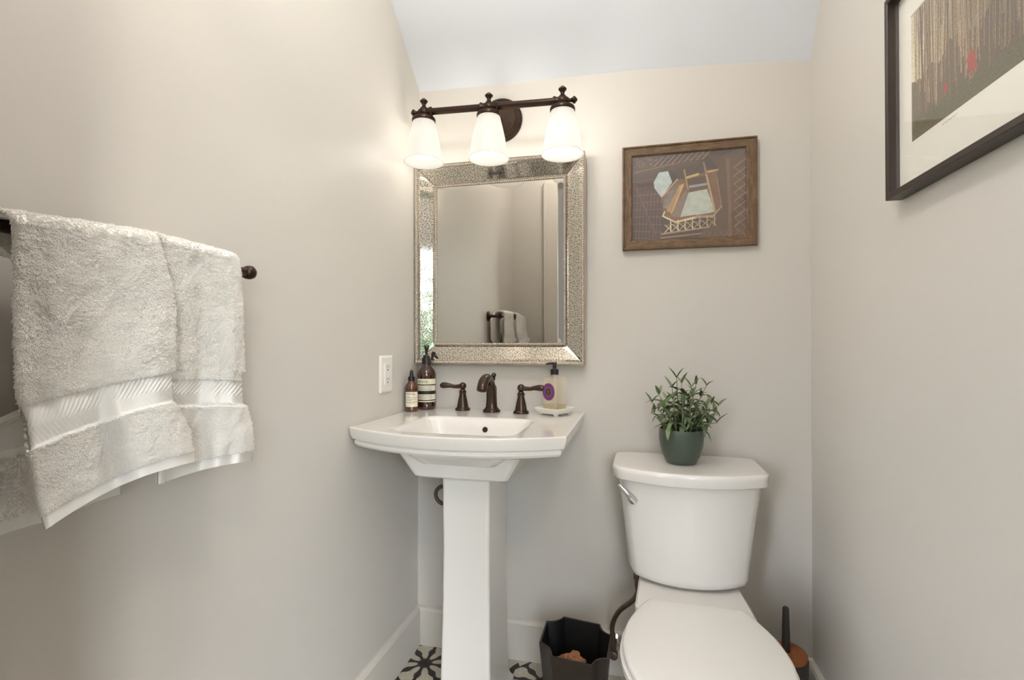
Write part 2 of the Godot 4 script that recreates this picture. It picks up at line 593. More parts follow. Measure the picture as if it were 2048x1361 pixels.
# ------------------------------------------------------------------ the hall the photograph was taken from: mirrored in the frame, and the source of the daylight
func hall() -> void:
	var z0 := ZF + 0.12
	var z1 := 3.4
	var x0 := -2.2
	var x1 := 2.6
	var h := 2.8
	struct("floor_hall", bx(Vector3(x0 - 0.12, -0.1, z0), Vector3(x1 + 0.12, 0.0, z1 + 0.12)), M.hall_floor_wood)
	struct("ceiling_hall", bx(Vector3(x0 - 0.12, h, z0 - 0.12), Vector3(x1 + 0.12, h + 0.1, z1 + 0.12)), M.hall_ceiling_paint)
	struct("wall_hall_left", bx(Vector3(x0 - 0.12, 0, z0), Vector3(x0, h, z1)), M.hall_wall_paint)
	struct("wall_hall_right", bx(Vector3(x1, 0, z0), Vector3(x1 + 0.12, h, z1)), M.hall_wall_paint)
	var f := MB.new()
	f.box(Vector3(x0 - 0.12, 0, z0 - 0.12), Vector3(XL - 0.14, h, z0))
	f.box(Vector3(XR + 0.14, 0, z0 - 0.12), Vector3(x1 + 0.12, h, z0))
	struct("wall_hall_front", f, M.hall_wall_paint)
	var wx := [0.25, 1.75]
	var wy := [0.2, 2.05]
	var b := MB.new()
	b.box(Vector3(x0 - 0.12, 0, z1), Vector3(-2.1, h, z1 + 0.12))
	b.box(Vector3(-0.95, 0, z1), Vector3(wx[0], h, z1 + 0.12))
	b.box(Vector3(-2.1, 0, z1), Vector3(-0.95, wy[0], z1 + 0.12))
	b.box(Vector3(-2.1, wy[1], z1), Vector3(-0.95, h, z1 + 0.12))
	b.box(Vector3(wx[1], 0, z1), Vector3(x1 + 0.12, h, z1 + 0.12))
	b.box(Vector3(wx[0], 0, z1), Vector3(wx[1], wy[0], z1 + 0.12))
	b.box(Vector3(wx[0], wy[1], z1), Vector3(wx[1], h, z1 + 0.12))
	struct("wall_hall_back", b, M.hall_wall_paint)
	for k2 in 2:
		var wv: Array = [wx, [-2.1, -0.95]][k2]
		var win := struct("window_%d" % (1 if k2 == 0 else 2), bx(Vector3(wv[0], wy[0] - 0.03, z1 - 0.05), Vector3(wv[1], wy[0], z1 + 0.05), 0.004), M.window_frame_paint)
		var fr := MB.new()
		var xm: float = (wv[0] + wv[1]) / 2
		for x in [wv[0], xm - 0.04, wv[1] - 0.05]:
			fr.box(Vector3(x, wy[0], z1 + 0.02), Vector3(x + (0.08 if x == xm - 0.04 else 0.05), wy[1], z1 + 0.07))
		for y in [wy[0], wy[1] - 0.05]:
			fr.box(Vector3(wv[0], y, z1 + 0.02), Vector3(wv[1], y + 0.05, z1 + 0.07))
		part(win, "window_frame", fr, M.window_frame_paint)
		var mu := MB.new()
		for k in range(1, 4):
			var y: float = lerpf(wy[0] + 0.05, wy[1] - 0.05, k / 4.0)
			mu.box(Vector3(wv[0] + 0.05, y - 0.01, z1 + 0.035), Vector3(wv[1] - 0.05, y + 0.01, z1 + 0.055))
		for x in [(wv[0] + xm) / 2, (wv[1] + xm) / 2]:
			mu.box(Vector3(x - 0.01, wy[0] + 0.05, z1 + 0.035), Vector3(x + 0.01, wy[1] - 0.05, z1 + 0.055))
		part(win, "glazing_bar", mu, M.window_frame_paint)
		part(win, "pane", bx(Vector3(wv[0] + 0.05, wy[0] + 0.05, z1 + 0.043), Vector3(wv[1] - 0.05, wy[1] - 0.05, z1 + 0.047)), M.picture_glass)
	struct("lawn", bx(Vector3(-6, -0.3, z1 + 0.13), Vector3(12, -0.2, 16)), M.grass)
	# trees beyond the window
	for k in 3:
		var at: Vector3 = [Vector3(2.3, -0.2, 8.0), Vector3(3.9, -0.2, 9.2), Vector3(0.7, -0.2, 9.0)][k]
		var t := thing("garden_tree", ["leafy green tree mirrored through the hall window", "taller leafy tree further out beyond the hall window", "leafy tree beside the lawn outside the hall window"][k], "tree", at, "trees outside the hall window")
		var tr := MB.new()
		tr.tube([at, at + Vector3(0.05, 0.8, 0), at + Vector3(0, 1.8, 0.05)], [0.10, 0.08, 0.05], 8)
		part(t, "trunk", tr, M.bark)
		var lm := MB.new()
		for i in 900:
			var d := Vector3(rng.randfn(), rng.randfn(), rng.randfn()).normalized() * pow(rng.randf(), 0.4)
			var c: Vector3 = at + Vector3(0, 1.7, 0) + d * Vector3(0.95, 1.35, 0.9)
			var u := Vector3(rng.randfn(), rng.randfn(), rng.randfn()).normalized() * 0.11
			var w := u.cross(Vector3(rng.randfn(), rng.randfn(), rng.randfn())).normalized() * 0.05
			lm.quad(lm.pt(c - u), lm.pt(c - w), lm.pt(c + u), lm.pt(c + w))
		part(t, "foliage", lm, M["leaf_%d" % (k % 3 + 1)], 10.0).set_meta("kind", "stuff")
	ceiling_lamp("unseen round white fill lamp added on the hall ceiling outside the doorway", Vector3(0.5, 2.8, 2.5), 1.0, Color(1.0, 0.95, 0.88))  # unseen hall lamp, added to send fill light in through the doorway
	ceiling_lamp("round white flush lamp on the flat ceiling inside the powder room", Vector3(-0.24, 2.5, 1.02), 0.47, Color(1.0, 0.985, 0.965))
func ceiling_lamp(label: String, at: Vector3, energy: float, tint: Color) -> void:
	var lp := thing("ceiling_lamp", label, "lamp", at)
	var c := at + Vector3(0, -0.0005, 0)
	var rim := MB.new()
	rim.lathe([[0.0, 0.14], [-0.03, 0.145], [-0.035, 0.13], [-0.03, 0.12]], c)
	part(lp, "rim", rim, M.bronze)
	var gl := MB.new()
	gl.lathe([[-0.03, 0.125], [-0.06, 0.11], [-0.085, 0.075], [-0.095, 0.02]], c)
	part(lp, "lamp_globe", gl, M.lamp_globe_glow, 60.0)
	var l := OmniLight3D.new()
	l.name = "lamp_light"
	l.light_color = tint
	l.light_energy = energy
	l.light_size = 0.1
	l.omni_range = 12.0
	l.omni_attenuation = 2.0
	l.shadow_enabled = true
	lp.add_child(l)
	l.position = Vector3(0, -0.21, 0)

# ------------------------------------------------------------------ pedestal sink
func hit(poly: PackedVector2Array, c: Vector2, a: float) -> Vector2:
	var d := Vector2(cos(a), sin(a))
	var best := c
	var far := -1.0
	for i in poly.size():
		var r = Geometry2D.segment_intersects_segment(c, c + d * 5.0, poly[i], poly[(i + 1) % poly.size()])
		if r != null and c.distance_to(r) > far:
			far = c.distance_to(r)
			best = r
	return best
func sink() -> void:
	var y := 0.8458
	var cx := -0.4635
	var hw := 0.2985
	var s := thing("pedestal_sink", "white porcelain pedestal sink with bowed front standing below the mirror", "sink", Vector3(cx, 0, 0.25))
	var c2 := Vector2(cx, 0.33)
	var out := PackedVector2Array()
	out.append(Vector2(cx - hw, 0.003))
	for i in 33:
		var t := -1.0 + 2.0 * i / 32.0
		var z: float = 0.545 - 0.088 * pow(absf(t), 2.1)
		out.append(Vector2(cx + t * hw, z))
	out.append(Vector2(cx + hw, 0.003))
	var inn := MB.rrect(cx - 0.163, 0.208, cx + 0.163, 0.478, 0.04, 6)
	var bod := MB.rrect(cx - 0.174, 0.09, cx + 0.174, 0.425, 0.02, 4)
	var angles := []
	for p in out:
		angles.append((p - c2).angle())
	for p in inn:
		angles.append((p - c2).angle())
	for p in bod:
		angles.append((p - c2).angle())
	for i in 100:
		angles.append(-PI + TAU * i / 100.0)
	angles.sort()
	var an := []
	for a in angles:
		if an.is_empty() or a - an[-1] > 0.002:
			an.append(a)
	var ring := func(poly: PackedVector2Array, yy: float, inset: float, scale := 1.0) -> PackedVector3Array:
		var r := PackedVector3Array()
		for a in an:
			var p := hit(poly, c2, a)
			var q := c2 + (p - c2) * scale
			# inset leaves the back edge on the wall
			q -= (p - c2).normalized() * inset * (1.0 if p.y > 0.01 else 0.0)
			if poly == out:
				q.x = clampf(q.x, cx - hw + inset, cx + hw - inset)
			r.append(Vector3(q.x, yy, q.y))
		return r
	var b := MB.new()
	b.loft([
		ring.call(bod, y - 0.140, 0.0, 0.70), ring.call(bod, y - 0.1355, 0.0, 0.775), ring.call(bod, y - 0.126, 0.0, 0.808), ring.call(bod, y - 0.072, 0.0, 1.0),
		ring.call(out, y - 0.060, 0.05), ring.call(out, y - 0.052, 0.020), ring.call(out, y - 0.046, 0.0145), ring.call(out, y - 0.037, 0.0135), ring.call(out, y - 0.0355, 0.016), ring.call(out, y - 0.0345, 0.016), ring.call(out, y - 0.0320, 0.0085),
		ring.call(out, y - 0.026, 0.005), ring.call(out, y - 0.005, 0.0), ring.call(out, y - 0.0015, 0.0008), ring.call(out, y, 0.004), ring.call(out, y, 0.012),
		ring.call(inn, y, -0.022), ring.call(inn, y - 0.0006, -0.014), ring.call(inn, y - 0.0022, -0.008), ring.call(inn, y - 0.0055, -0.003), ring.call(inn, y - 0.011, 0.002), ring.call(inn, y - 0.03, 0.012), ring.call(inn, y - 0.075, 0.0, 0.82), ring.call(inn, y - 0.096, 0.0, 0.66), ring.call(inn, y - 0.103, 0.0, 0.45), ring.call(inn, y - 0.106, 0.0, 0.12)])
	part(s, "basin", b, M.porcelain, 28.0)
	var p := MB.new()
	var prof := [[0.0, 0.090, 0.130, 0.395], [0.03, 0.089, 0.131, 0.393], [0.04, 0.082, 0.140, 0.375], [0.06, 0.077, 0.147, 0.361], [0.12, 0.0735, 0.152, 0.354], [0.30, 0.070, 0.153, 0.350], [0.5, 0.068, 0.153, 0.349], [0.70, 0.0695, 0.150, 0.352], [0.712, 0.07, 0.150, 0.352]]
	var rings := []
	for q in prof:
		var r := PackedVector3Array()
		for w in MB.rrect(cx - q[1], q[2], cx + q[1], q[3], 0.010, 4):
			r.append(Vector3(w.x, q[0], w.y))
		rings.append(r)
	p.loft(rings)
	part(s, "pedestal", p, M.porcelain, 30.0)
	var o := MB.new()
	var oc := Vector3(cx + 0.018, y - 0.034, 0.219)
	var oa := Vector3(0, 0.35, 1).normalized()
	o.lathe([[-0.004, 0.0075], [0.001, 0.0085], [0.0028, 0.0085], [0.003, 0.0065]], oc, oa, 20)
	part(s, "overflow_ring", o, M.bronze_faucet)
	var d := MB.new()
	d.lathe([[0.0, 0.021], [0.004, 0.020], [0.005, 0.012]], Vector3(cx, y - 0.1062, 0.335), Vector3.UP, 24)
	part(s, "drain", d, M.bronze_faucet)
	var k := MB.new()
	for sg in [-1.0, 1.0]:
		k = MB.new()
		k.box(Vector3(cx + sg * 0.1675 - 0.0475, y - 0.115, 0.004), Vector3(cx + sg * 0.1675 + 0.0475, y - 0.056, 0.10), 0.01)
		part(s, "back_rib", k, M.porcelain)

# ------------------------------------------------------------------ toilet
func toilet() -> void:
	var cx := 0.142
	var t := thing("toilet", "white two piece toilet with its lid closed beside the sink", "toilet", Vector3(cx, 0, 0.35))
	var outline := func(hw: float, zb: float, zc: float, zm: float, rb: float, power: float, n := 28) -> PackedVector2Array:
		# back edge straight, front bowed: zc at the corners, zm in the middle
		var o := PackedVector2Array()
		for i in 7:
			var a := PI + PI / 2 * i / 6.0
			o.append(Vector2(cx - hw + rb + cos(a) * rb, zb + rb + sin(a) * rb))
		for i in 7:
			var a := 1.5 * PI + PI / 2 * i / 6.0
			o.append(Vector2(cx + hw - rb + cos(a) * rb, zb + rb + sin(a) * rb))
		for i in n + 1:
			var k := 1.0 - 2.0 * i / n
			var z: float = zc + (zm - zc) * (1.0 - pow(absf(k), power))
			if absf(k) > 0.93:
				z -= (absf(k) - 0.93) / 0.07 * 0.022 * (absf(k) - 0.93) / 0.07
			o.append(Vector2(cx + k * hw, z))
		return o
	var up := func(poly: PackedVector2Array, y: float) -> PackedVector3Array:
		var r := PackedVector3Array()
		for q in poly:
			r.append(Vector3(q.x, y, q.y))
		return r
	# tank
	var b := MB.new()
	var rings := []
	for q in [[0.404, 0.120, 0.175, 0.225], [0.408, 0.142, 0.188, 0.243], [0.416, 0.155, 0.195, 0.252], [0.432, 0.1615, 0.199, 0.256], [0.50, 0.1685, 0.203, 0.260], [0.60, 0.180, 0.207, 0.264], [0.66, 0.188, 0.210, 0.267], [0.698, 0.193, 0.211, 0.268]]:
		rings.append(up.call(outline.call(q[1], 0.03, q[2], q[3], 0.02, 2.2), q[0]))
	b.loft(rings)
	part(t, "tank", b, M.porcelain, 40.0)
	var l := MB.new()
	rings = []
	for q in [[0.6895, 0.198, 0.217, 0.276], [0.6905, 0.2035, 0.220, 0.280], [0.694, 0.2065, 0.223, 0.283], [0.714, 0.2085, 0.2245, 0.2845], [0.721, 0.2075, 0.2235, 0.2835], [0.7248, 0.204, 0.220, 0.280], [0.726, 0.198, 0.214, 0.274], [0.7265, 0.17, 0.19, 0.245]]:
		rings.append(up.call(outline.call(q[1], 0.022, q[2], q[3], 0.016, 2.2), q[0]))
	l.loft(rings)
	part(t, "tank_lid", l, M.porcelain, 40.0)
	# flush lever
	var lv := MB.new()
	var z0 := 0.222
	lv.lathe([[-0.012, 0.016], [0.004, 0.016], [0.008, 0.013], [0.010, 0.008]], Vector3(-0.0065, 0.636, z0), Vector3(-0.12, 0, 1), 24)
	var fl := part(t, "flush_lever", lv, M.chrome, 40.0, "chrome flush lever")
	var ar := MB.new()
	ar.tube([Vector3(-0.002, 0.632, z0 + 0.012), Vector3(-0.010, 0.643, z0 + 0.016), Vector3(-0.027, 0.660, z0 + 0.018), Vector3(-0.046, 0.679, z0 + 0.014)], [0.011, 0.0105, 0.008, 0.0055], 12, 0.6)
	part(fl, "arm", ar, M.chrome, 60.0)
	# bowl and deck
	var egg := func(hw: float, zb: float, zf: float, bw: float) -> PackedVector2Array:
		# egg-shaped outline with a straighter back of half-width bw
		var o := PackedVector2Array()
		var zc := zb + (zf - zb) * 0.42
		for i in 56:
			var a := TAU * i / 56.0
			var x := sin(a)
			var z := cos(a)
			if z >= 0:
				o.append(Vector2(cx + x * hw, zc + z * (zf - zc)))
			else:
				var w: float = lerpf(hw, bw, pow(-z, 1.6))
				var e: float = signf(x) * pow(absf(x), 0.55)
				o.append(Vector2(cx + e * w, zc + signf(z) * pow(absf(z), 0.75) * (zc - zb)))
		return o
	var bowl := MB.new()
	rings = []
	for q in [[0.0, 0.115, 0.14, 0.60, 0.10], [0.03, 0.112, 0.14, 0.595, 0.10], [0.06, 0.103, 0.15, 0.57, 0.095], [0.16, 0.105, 0.16, 0.58, 0.095], [0.25, 0.130, 0.18, 0.65, 0.105], [0.32, 0.160, 0.20, 0.72, 0.12], [0.36, 0.172, 0.22, 0.745, 0.13], [0.380, 0.1725, 0.26, 0.770, 0.125], [0.387, 0.168, 0.265, 0.766, 0.122]]:
		rings.append(up.call(egg.call(q[1], q[2], q[3], q[4]), q[0]))
	bowl.loft(rings)
	part(t, "bowl", bowl, M.porcelain, 40.0)
	var deck := MB.new()
	rings = []
	for q in [[0.24, 0.085, 0.07, 0.30], [0.33, 0.112, 0.055, 0.345], [0.372, 0.124, 0.045, 0.358], [0.397, 0.124, 0.045, 0.358], [0.4025, 0.119, 0.05, 0.353]]:
		var r := PackedVector3Array()
		for w in MB.rrect(cx - q[1], q[2], cx + q[1], q[3], 0.02, 4):
			var tap: float = 1.0 + 0.18 * (w.y - q[2]) / (q[3] - q[2])
			r.append(Vector3(cx + (w.x - cx) * tap, q[0], w.y))
		rings.append(r)
	deck.loft(rings)
	part(t, "deck", deck, M.porcelain, 35.0)
	# seat and its lid: straight at the hinges, widest a third of the way, rounded at the front
	var table := [[0.343, 0.106], [0.346, 0.112], [0.37, 0.127], [0.42, 0.148], [0.47, 0.163], [0.53, 0.1705], [0.57, 0.1690], [0.62, 0.1590], [0.69, 0.1310], [0.735, 0.0980], [0.765, 0.060], [0.778, 0.025]]
	var seat_line := func(g: float) -> PackedVector2Array:
		var half := []
		for i in table.size() - 1:
			for k in 5:
				var f := k / 5.0
				var p := Vector2(table[i][0], table[i][1])
				var q := Vector2(table[i + 1][0], table[i + 1][1])
				var ta: Array = table[maxi(i - 1, 0)]
				var tb: Array = table[mini(i + 2, table.size() - 1)]
				half.append(p.cubic_interpolate(q, Vector2(ta[0], ta[1]), Vector2(tb[0], tb[1]), f))
		half.append(Vector2(table[-1][0], table[-1][1]))
		var o := PackedVector2Array()
		var mid := Vector2(0.55, 0)
		for sgn in [1.0, -1.0]:
			for i in half.size():
				var h: Vector2 = half[i] if sgn > 0 else half[half.size() - 1 - i]
				var d := Vector2((h.x - mid.x) / 0.23, h.y / 0.17).normalized()
				o.append(Vector2(cx + sgn * (h.y + d.y * g), h.x + d.x * g))
		return o
	var seat := MB.new()
	rings = []
	for q in [[0.3885, 0.0], [0.390, -0.004], [0.401, -0.004], [0.4035, 0.001]]:
		rings.append(up.call(seat_line.call(0.002 - q[1]), q[0]))
	seat.loft(rings)
	part(t, "seat", seat, M.seat_plastic, 50.0)
	var lid := MB.new()
	rings = []
	for q in [[0.4065, 0.003], [0.408, 0.0], [0.416, 0.0], [0.4195, 0.0025], [0.4215, 0.008], [0.4235, 0.03], [0.4245, 0.07], [0.425, 0.11]]:
		rings.append(up.call(seat_line.call(-q[1]), q[0]))
	lid.loft(rings)
	part(t, "seat_lid", lid, M.seat_plastic, 50.0)
	for sx in [-0.075, 0.075]:
		var hg := MB.new()
		hg.box(Vector3(cx + sx - 0.02, 0.4026, 0.348), Vector3(cx + sx + 0.02, 0.4062, 0.366), 0.001)
		part(t, "hinge", hg, M.seat_plastic)
	# braided water supply beside it
	var v := thing("water_supply", "braided steel water hose with a chrome stop valve behind the toilet", "hose", Vector3(-0.068, 0.11, 0.03))
	var e := MB.new()
	e.lathe([[0.0175, 0.03], [0.02, 0.029], [0.026, 0.014]], Vector3(-0.068, 0.108, 0), Vector3.BACK, 24)
	part(v, "escutcheon", e, M.chrome)
	var vv := MB.new()
	vv.lathe([[0.024, 0.008], [0.075, 0.008], [0.076, 0.013], [0.095, 0.013], [0.097, 0.010]], Vector3(-0.068, 0.108, 0), Vector3.BACK, 16)
	vv.lathe([[0.0, 0.009], [0.03, 0.009], [0.032, 0.011], [0.042, 0.011]], Vector3(-0.068, 0.112, 0.084), Vector3.UP, 6)
	part(v, "stop_valve", vv, M.steel_braid)
	var path := []
	var ctl := [Vector3(-0.068, 0.150, 0.085), Vector3(-0.072, 0.20, 0.09), Vector3(-0.052, 0.25, 0.10), Vector3(-0.014, 0.293, 0.115), Vector3(0.0035, 0.32, 0.118), Vector3(0.0045, 0.345, 0.12)]
	for i in ctl.size() - 1:
		for k in 6:
			path.append(ctl[i].cubic_interpolate(ctl[i + 1], ctl[maxi(i - 1, 0)], ctl[mini(i + 2, ctl.size() - 1)], k / 6.0))
	path.append(ctl[-1])
	var hs := MB.new()
	hs.tube(path, 0.0075, 12)
	part(v, "hose", hs, M.steel_braid, 60.0)
	var nt := MB.new()
	nt.lathe([[0.0, 0.009], [0.02, 0.0095], [0.022, 0.013], [0.040, 0.013], [0.042, 0.011], [0.058, 0.011]], Vector3(0.0045, 0.345, 0.12), Vector3.UP, 12)
	part(v, "coupling_nut", nt, M.steel_braid)

# ------------------------------------------------------------------ mirror with a dished frame of antiqued glass
func mirror() -> void:
	var x0 := -0.762
	var x1 := -0.1603
	var y0 := 1.0035
	var y1 := 1.7045
	var t := thing("wall_mirror", "rectangular mirror with beaded silver edges and antiqued glass frame above the sink", "mirror", Vector3((x0 + x1) / 2, y0, 0))
	t.rotation.x = deg_to_rad(0.65)   # hangs from its upper edge, leaning into the room
	var rect := func(ins: float, z: float) -> PackedVector3Array:
		return PackedVector3Array([Vector3(x0 + ins, y0 + ins, z), Vector3(x1 - ins, y0 + ins, z), Vector3(x1 - ins, y1 - ins, z), Vector3(x0 + ins, y1 - ins, z)])
	var zo := 0.040
	var zi := 0.016
	# backing board
	var bk := MB.new()
	bk.box(Vector3(x0 + 0.004, y0 + 0.004, 0.0005), Vector3(x1 - 0.004, y1 - 0.004, 0.008))
	part(t, "backing", bk, M.mirror_edge)
	# outer and inner rails
	var rail := func(prof: Array) -> MB:
		var m := MB.new()
		var rings := []
		for p in prof:
			rings.append(rect.call(p[0], p[1]))
		rings.append(rings[0])
		m.loft(rings, false, false)
		return m
	part(t, "outer_rail", rail.call([[0.0, 0.001], [0.0, zo + 0.001], [0.002, zo + 0.003], [0.004, zo], [0.011, zo - 0.002], [0.0125, zo - 0.006], [0.0125, 0.001]]), M.silver_frame, 20.0)
	part(t, "inner_rail", rail.call([[0.0645, 0.008], [0.0645, zi - 0.001], [0.066, zi + 0.002], [0.068, zi - 0.001], [0.0735, zi - 0.002], [0.0745, 0.008]]), M.silver_frame, 20.0)
	# the four sloped panels, each with a bevelled margin and a mitre gap
	var o: PackedVector3Array = rect.call(0.0125, zo - 0.006)
	var i: PackedVector3Array = rect.call(0.064, zi - 0.004)
	for k in 4:
		var n := (k + 1) % 4
		var a := o[k].lerp(o[n], 0.0016)
		var b := o[n].lerp(o[k], 0.0016)
		var c := i[n].lerp(i[k], 0.002)
		var d := i[k].lerp(i[n], 0.002)
		var nrm := (b - a).cross(d - a).normalized()
		var m := MB.new()
		var mid := (a + b + c + d) / 4
		var q0 := PackedVector3Array([a, b, c, d])
		var q1 := PackedVector3Array()
		var q2 := PackedVector3Array()
		var al := (b - a).normalized()
		var ac := (d - a) - al * (d - a).dot(al)
		ac = ac.normalized()
		for j in 4:
			var ins: Vector3 = (al * (1 if j in [0, 3] else -1) * 0.012) + (ac * (1 if j < 2 else -1) * 0.006)
			q1.append(q0[j] + ins + nrm * 0.0007)
			q2.append(q0[j] - nrm * 0.004)
		m.loft([q2, q0, q1])
		part(t, "frame_panel", m, M.antique_mirror, 1.0, "antiqued mirror strip of the frame")
	# mirror glass with a bevelled margin
	var g := MB.new()
	g.loft([rect.call(0.0742, 0.0082), rect.call(0.0742, 0.0112), rect.call(0.092, 0.0116)])
	part(t, "mirror_glass", g, M.mirror_glass, 0.2)
	# rows of beads
	for s in [[0.0078, zo, 0.0031], [0.0708, zi - 0.0005, 0.0029]]:
		var ball := MB.new()
		ball.ball(Vector3.ZERO, Vector3.ONE * s[2], 8, 6)
		var mm := MultiMesh.new()
		mm.transform_format = MultiMesh.TRANSFORM_3D
		mm.mesh = ball.mesh(180)
		mm.mesh.surface_set_material(0, M.silver_frame)
		var r: PackedVector3Array = rect.call(s[0], s[1])
		var pts := []
		for k in 4:
			var a := r[k]
			var b := r[(k + 1) % 4]
			var n := int(a.distance_to(b) / 0.0073)
			for j in n:
				pts.append(a.lerp(b, float(j) / n))
		mm.instance_count = pts.size()
		for j in pts.size():
			mm.set_instance_transform(j, Transform3D(Basis(), pts[j]))
		var mi := MultiMeshInstance3D.new()
		mi.name = "bead_row"
		mi.multimesh = mm
		mi.material_override = M.silver_frame
		mi.set_meta("kind", "stuff")
		t.add_child(mi, true)
		mi.position = -t.position

# ------------------------------------------------------------------ three-lamp light over the mirror
func finial(m: MB, at: Vector3, axis: Vector3, s := 1.0) -> void:
	m.lathe([[0.0, 0.010 * s], [0.004 * s, 0.0095 * s], [0.008 * s, 0.0055 * s], [0.013 * s, 0.005 * s], [0.018 * s, 0.0078 * s], [0.021 * s, 0.0105 * s], [0.023 * s, 0.0105 * s], [0.029 * s, 0.0045 * s], [0.031 * s, 0.0012 * s]], at, axis, 16)
func vanity_light(energy: float, tint: Color) -> void:
	var z := 0.13
	var xs := [-0.690, -0.4625, -0.222]
	var hy := func(x: float) -> float: return 1.8515 - 0.034 * (x + 0.69)
	var t := thing("vanity_light", "dark bronze wall light with three frosted glass shades above the mirror", "light", Vector3(-0.4575, 1.853, 0))
	var bp := MB.new()
	bp.lathe([[0.0005, 0.0775], [0.006, 0.0775], [0.010, 0.074], [0.012, 0.068], [0.0165, 0.0665], [0.019, 0.060], [0.021, 0.0575], [0.021, 0.010]], Vector3(-0.4575, 1.853, 0), Vector3.BACK, 56)
	part(t, "backplate", bp, M.bronze)
	for s in [[0.030, -0.018], [-0.030, 0.018]]:
		var sc := MB.new()
		sc.lathe([[0.02, 0.004], [0.024, 0.004], [0.026, 0.002]], Vector3(-0.4575 + s[0] * 1.2, 1.853 + s[1], 0), Vector3.BACK, 12)
		part(t, "screw", sc, M.bronze_faucet)
	var cy: float = hy.call(-0.4625)
	var ar := MB.new()
	ar.tube([Vector3(-0.4605, 1.850, 0.02), Vector3(-0.4605, cy, 0.06), Vector3(-0.4625, cy, z)], [0.013, 0.010, 0.010], 16)
	part(t, "arm", ar, M.bronze)
	var dir := Vector3(xs[2] - xs[0], hy.call(xs[2]) - hy.call(xs[0]), 0).normalized()
	var bar := MB.new()
	bar.tube([Vector3(xs[0], hy.call(xs[0]), z), Vector3(xs[2], hy.call(xs[2]), z)], 0.0110, 20)
	part(t, "bar", bar, M.bronze, 60.0)
	var shade: ArrayMesh
	for k in 3:
		var x: float = xs[k]
		var c := Vector3(x, hy.call(x), z)
		var hub := MB.new()
		hub.ball(c, Vector3(0.019, 0.0165, 0.0175), 20, 12)
		for sgn in [-1.0, 1.0]:
			if (k == 0 and sgn < 0) or (k == 2 and sgn > 0):
				finial(hub, c + dir * sgn * 0.012, dir * sgn, 1.12)
			else:
				hub.lathe([[0.010, 0.0135], [0.018, 0.0125], [0.024, 0.0155], [0.028, 0.0155], [0.031, 0.0120]], c, dir * sgn, 20)
		part(t, "hub", hub, M.bronze, 40.0)
		var fi := MB.new()
		finial(fi, c + Vector3(0, 0.009, 0), Vector3.UP, 1.25)
		part(t, "finial", fi, M.bronze, 40.0)
		var col := MB.new()
		var top: float = c.y - 0.012
		col.lathe([[0.0, 0.012], [-0.002, 0.020], [-0.006, 0.032], [-0.009, 0.0375], [-0.013, 0.0395], [-0.020, 0.0395], [-0.0225, 0.0375], [-0.0225, 0.030]], Vector3(x, top, z), Vector3.UP, 36)
		part(t, "socket_collar", col, M.bronze, 40.0)
		var ty := top - 0.0215
		if shade == null:
			var sh := MB.new()
			var prof := [[0.0, 0.0360], [-0.006, 0.0385], [-0.014, 0.0400], [-0.03, 0.0440], [-0.05, 0.0487], [-0.07, 0.0530], [-0.09, 0.0565], [-0.108, 0.0592], [-0.120, 0.0612], [-0.129, 0.0640], [-0.136, 0.0668]]
			var both := prof.duplicate()
			both.append([-0.1368, 0.0660])
			for i in range(prof.size() - 1, -1, -1):
				both.append([prof[i][0], prof[i][1] - 0.0026])
			var rings := []
			for p in both:
				var r := PackedVector3Array()
				for i in 48:
					var a := TAU * i / 48
					r.append(Vector3(cos(a) * p[1], p[0], sin(a) * p[1]))
				rings.append(r)
			rings.append(rings[0])
			sh.loft(rings, false, false)
			shade = sh.mesh(50)
		var so := MeshInstance3D.new()
		so.name = "lamp_shade"
		so.mesh = shade
		so.material_override = M.frosted
		so.set_meta("label", "frosted glass lamp shade")
		t.add_child(so, true)
		so.position = Vector3(x, ty, z) - t.position
		var bc := Vector3(x, ty - 0.098, z)
		var bu := MB.new()
		bu.lathe([[0.085, 0.013], [0.055, 0.0135], [0.042, 0.018], [0.028, 0.0255], [0.012, 0.0295], [0.0, 0.030], [-0.012, 0.0275], [-0.022, 0.0205], [-0.028, 0.011], [-0.0298, 0.003]], bc, Vector3.UP, 28)
		part(t, "bulb", bu, M.bulb_glow, 60.0)
		var l := OmniLight3D.new()
		l.name = "lamp_light"
		l.light_color = tint
		l.light_energy = energy
		l.light_size = 0.03
		l.omni_range = 10.0
		l.omni_attenuation = 2.0
		l.shadow_enabled = true
		t.add_child(l, true)
		l.position = bc - t.position

# ------------------------------------------------------------------ framed pictures
func fill_poly(im: Image, pts: Array, c: Color) -> void:
	var pv := PackedVector2Array(pts)
	var lo := pv[0]
	var hi := pv[0]
	for p in pv:
		lo = lo.min(p); hi = hi.max(p)
	for y in range(maxi(0, int(lo.y)), mini(im.get_height(), int(hi.y) + 2)):
		for x in range(maxi(0, int(lo.x)), mini(im.get_width(), int(hi.x) + 2)):
			if Geometry2D.is_point_in_polygon(Vector2(x + 0.5, y + 0.5), pv):
				im.set_pixel(x, y, c)
func line(im: Image, a: Vector2, b: Vector2, w: float, c: Color, k := 1.0) -> void:
	var lo := a.min(b) - Vector2(w, w)
	var hi := a.max(b) + Vector2(w, w)
	for y in range(maxi(0, int(lo.y)), mini(im.get_height(), int(hi.y) + 1)):
		for x in range(maxi(0, int(lo.x)), mini(im.get_width(), int(hi.x) + 1)):
			var p := Vector2(x + 0.5, y + 0.5)
			var d := p.distance_to(Geometry2D.get_closest_point_to_segment(p, a, b))
			if d < w / 2:
				im.set_pixel(x, y, im.get_pixel(x, y).lerp(c, k))
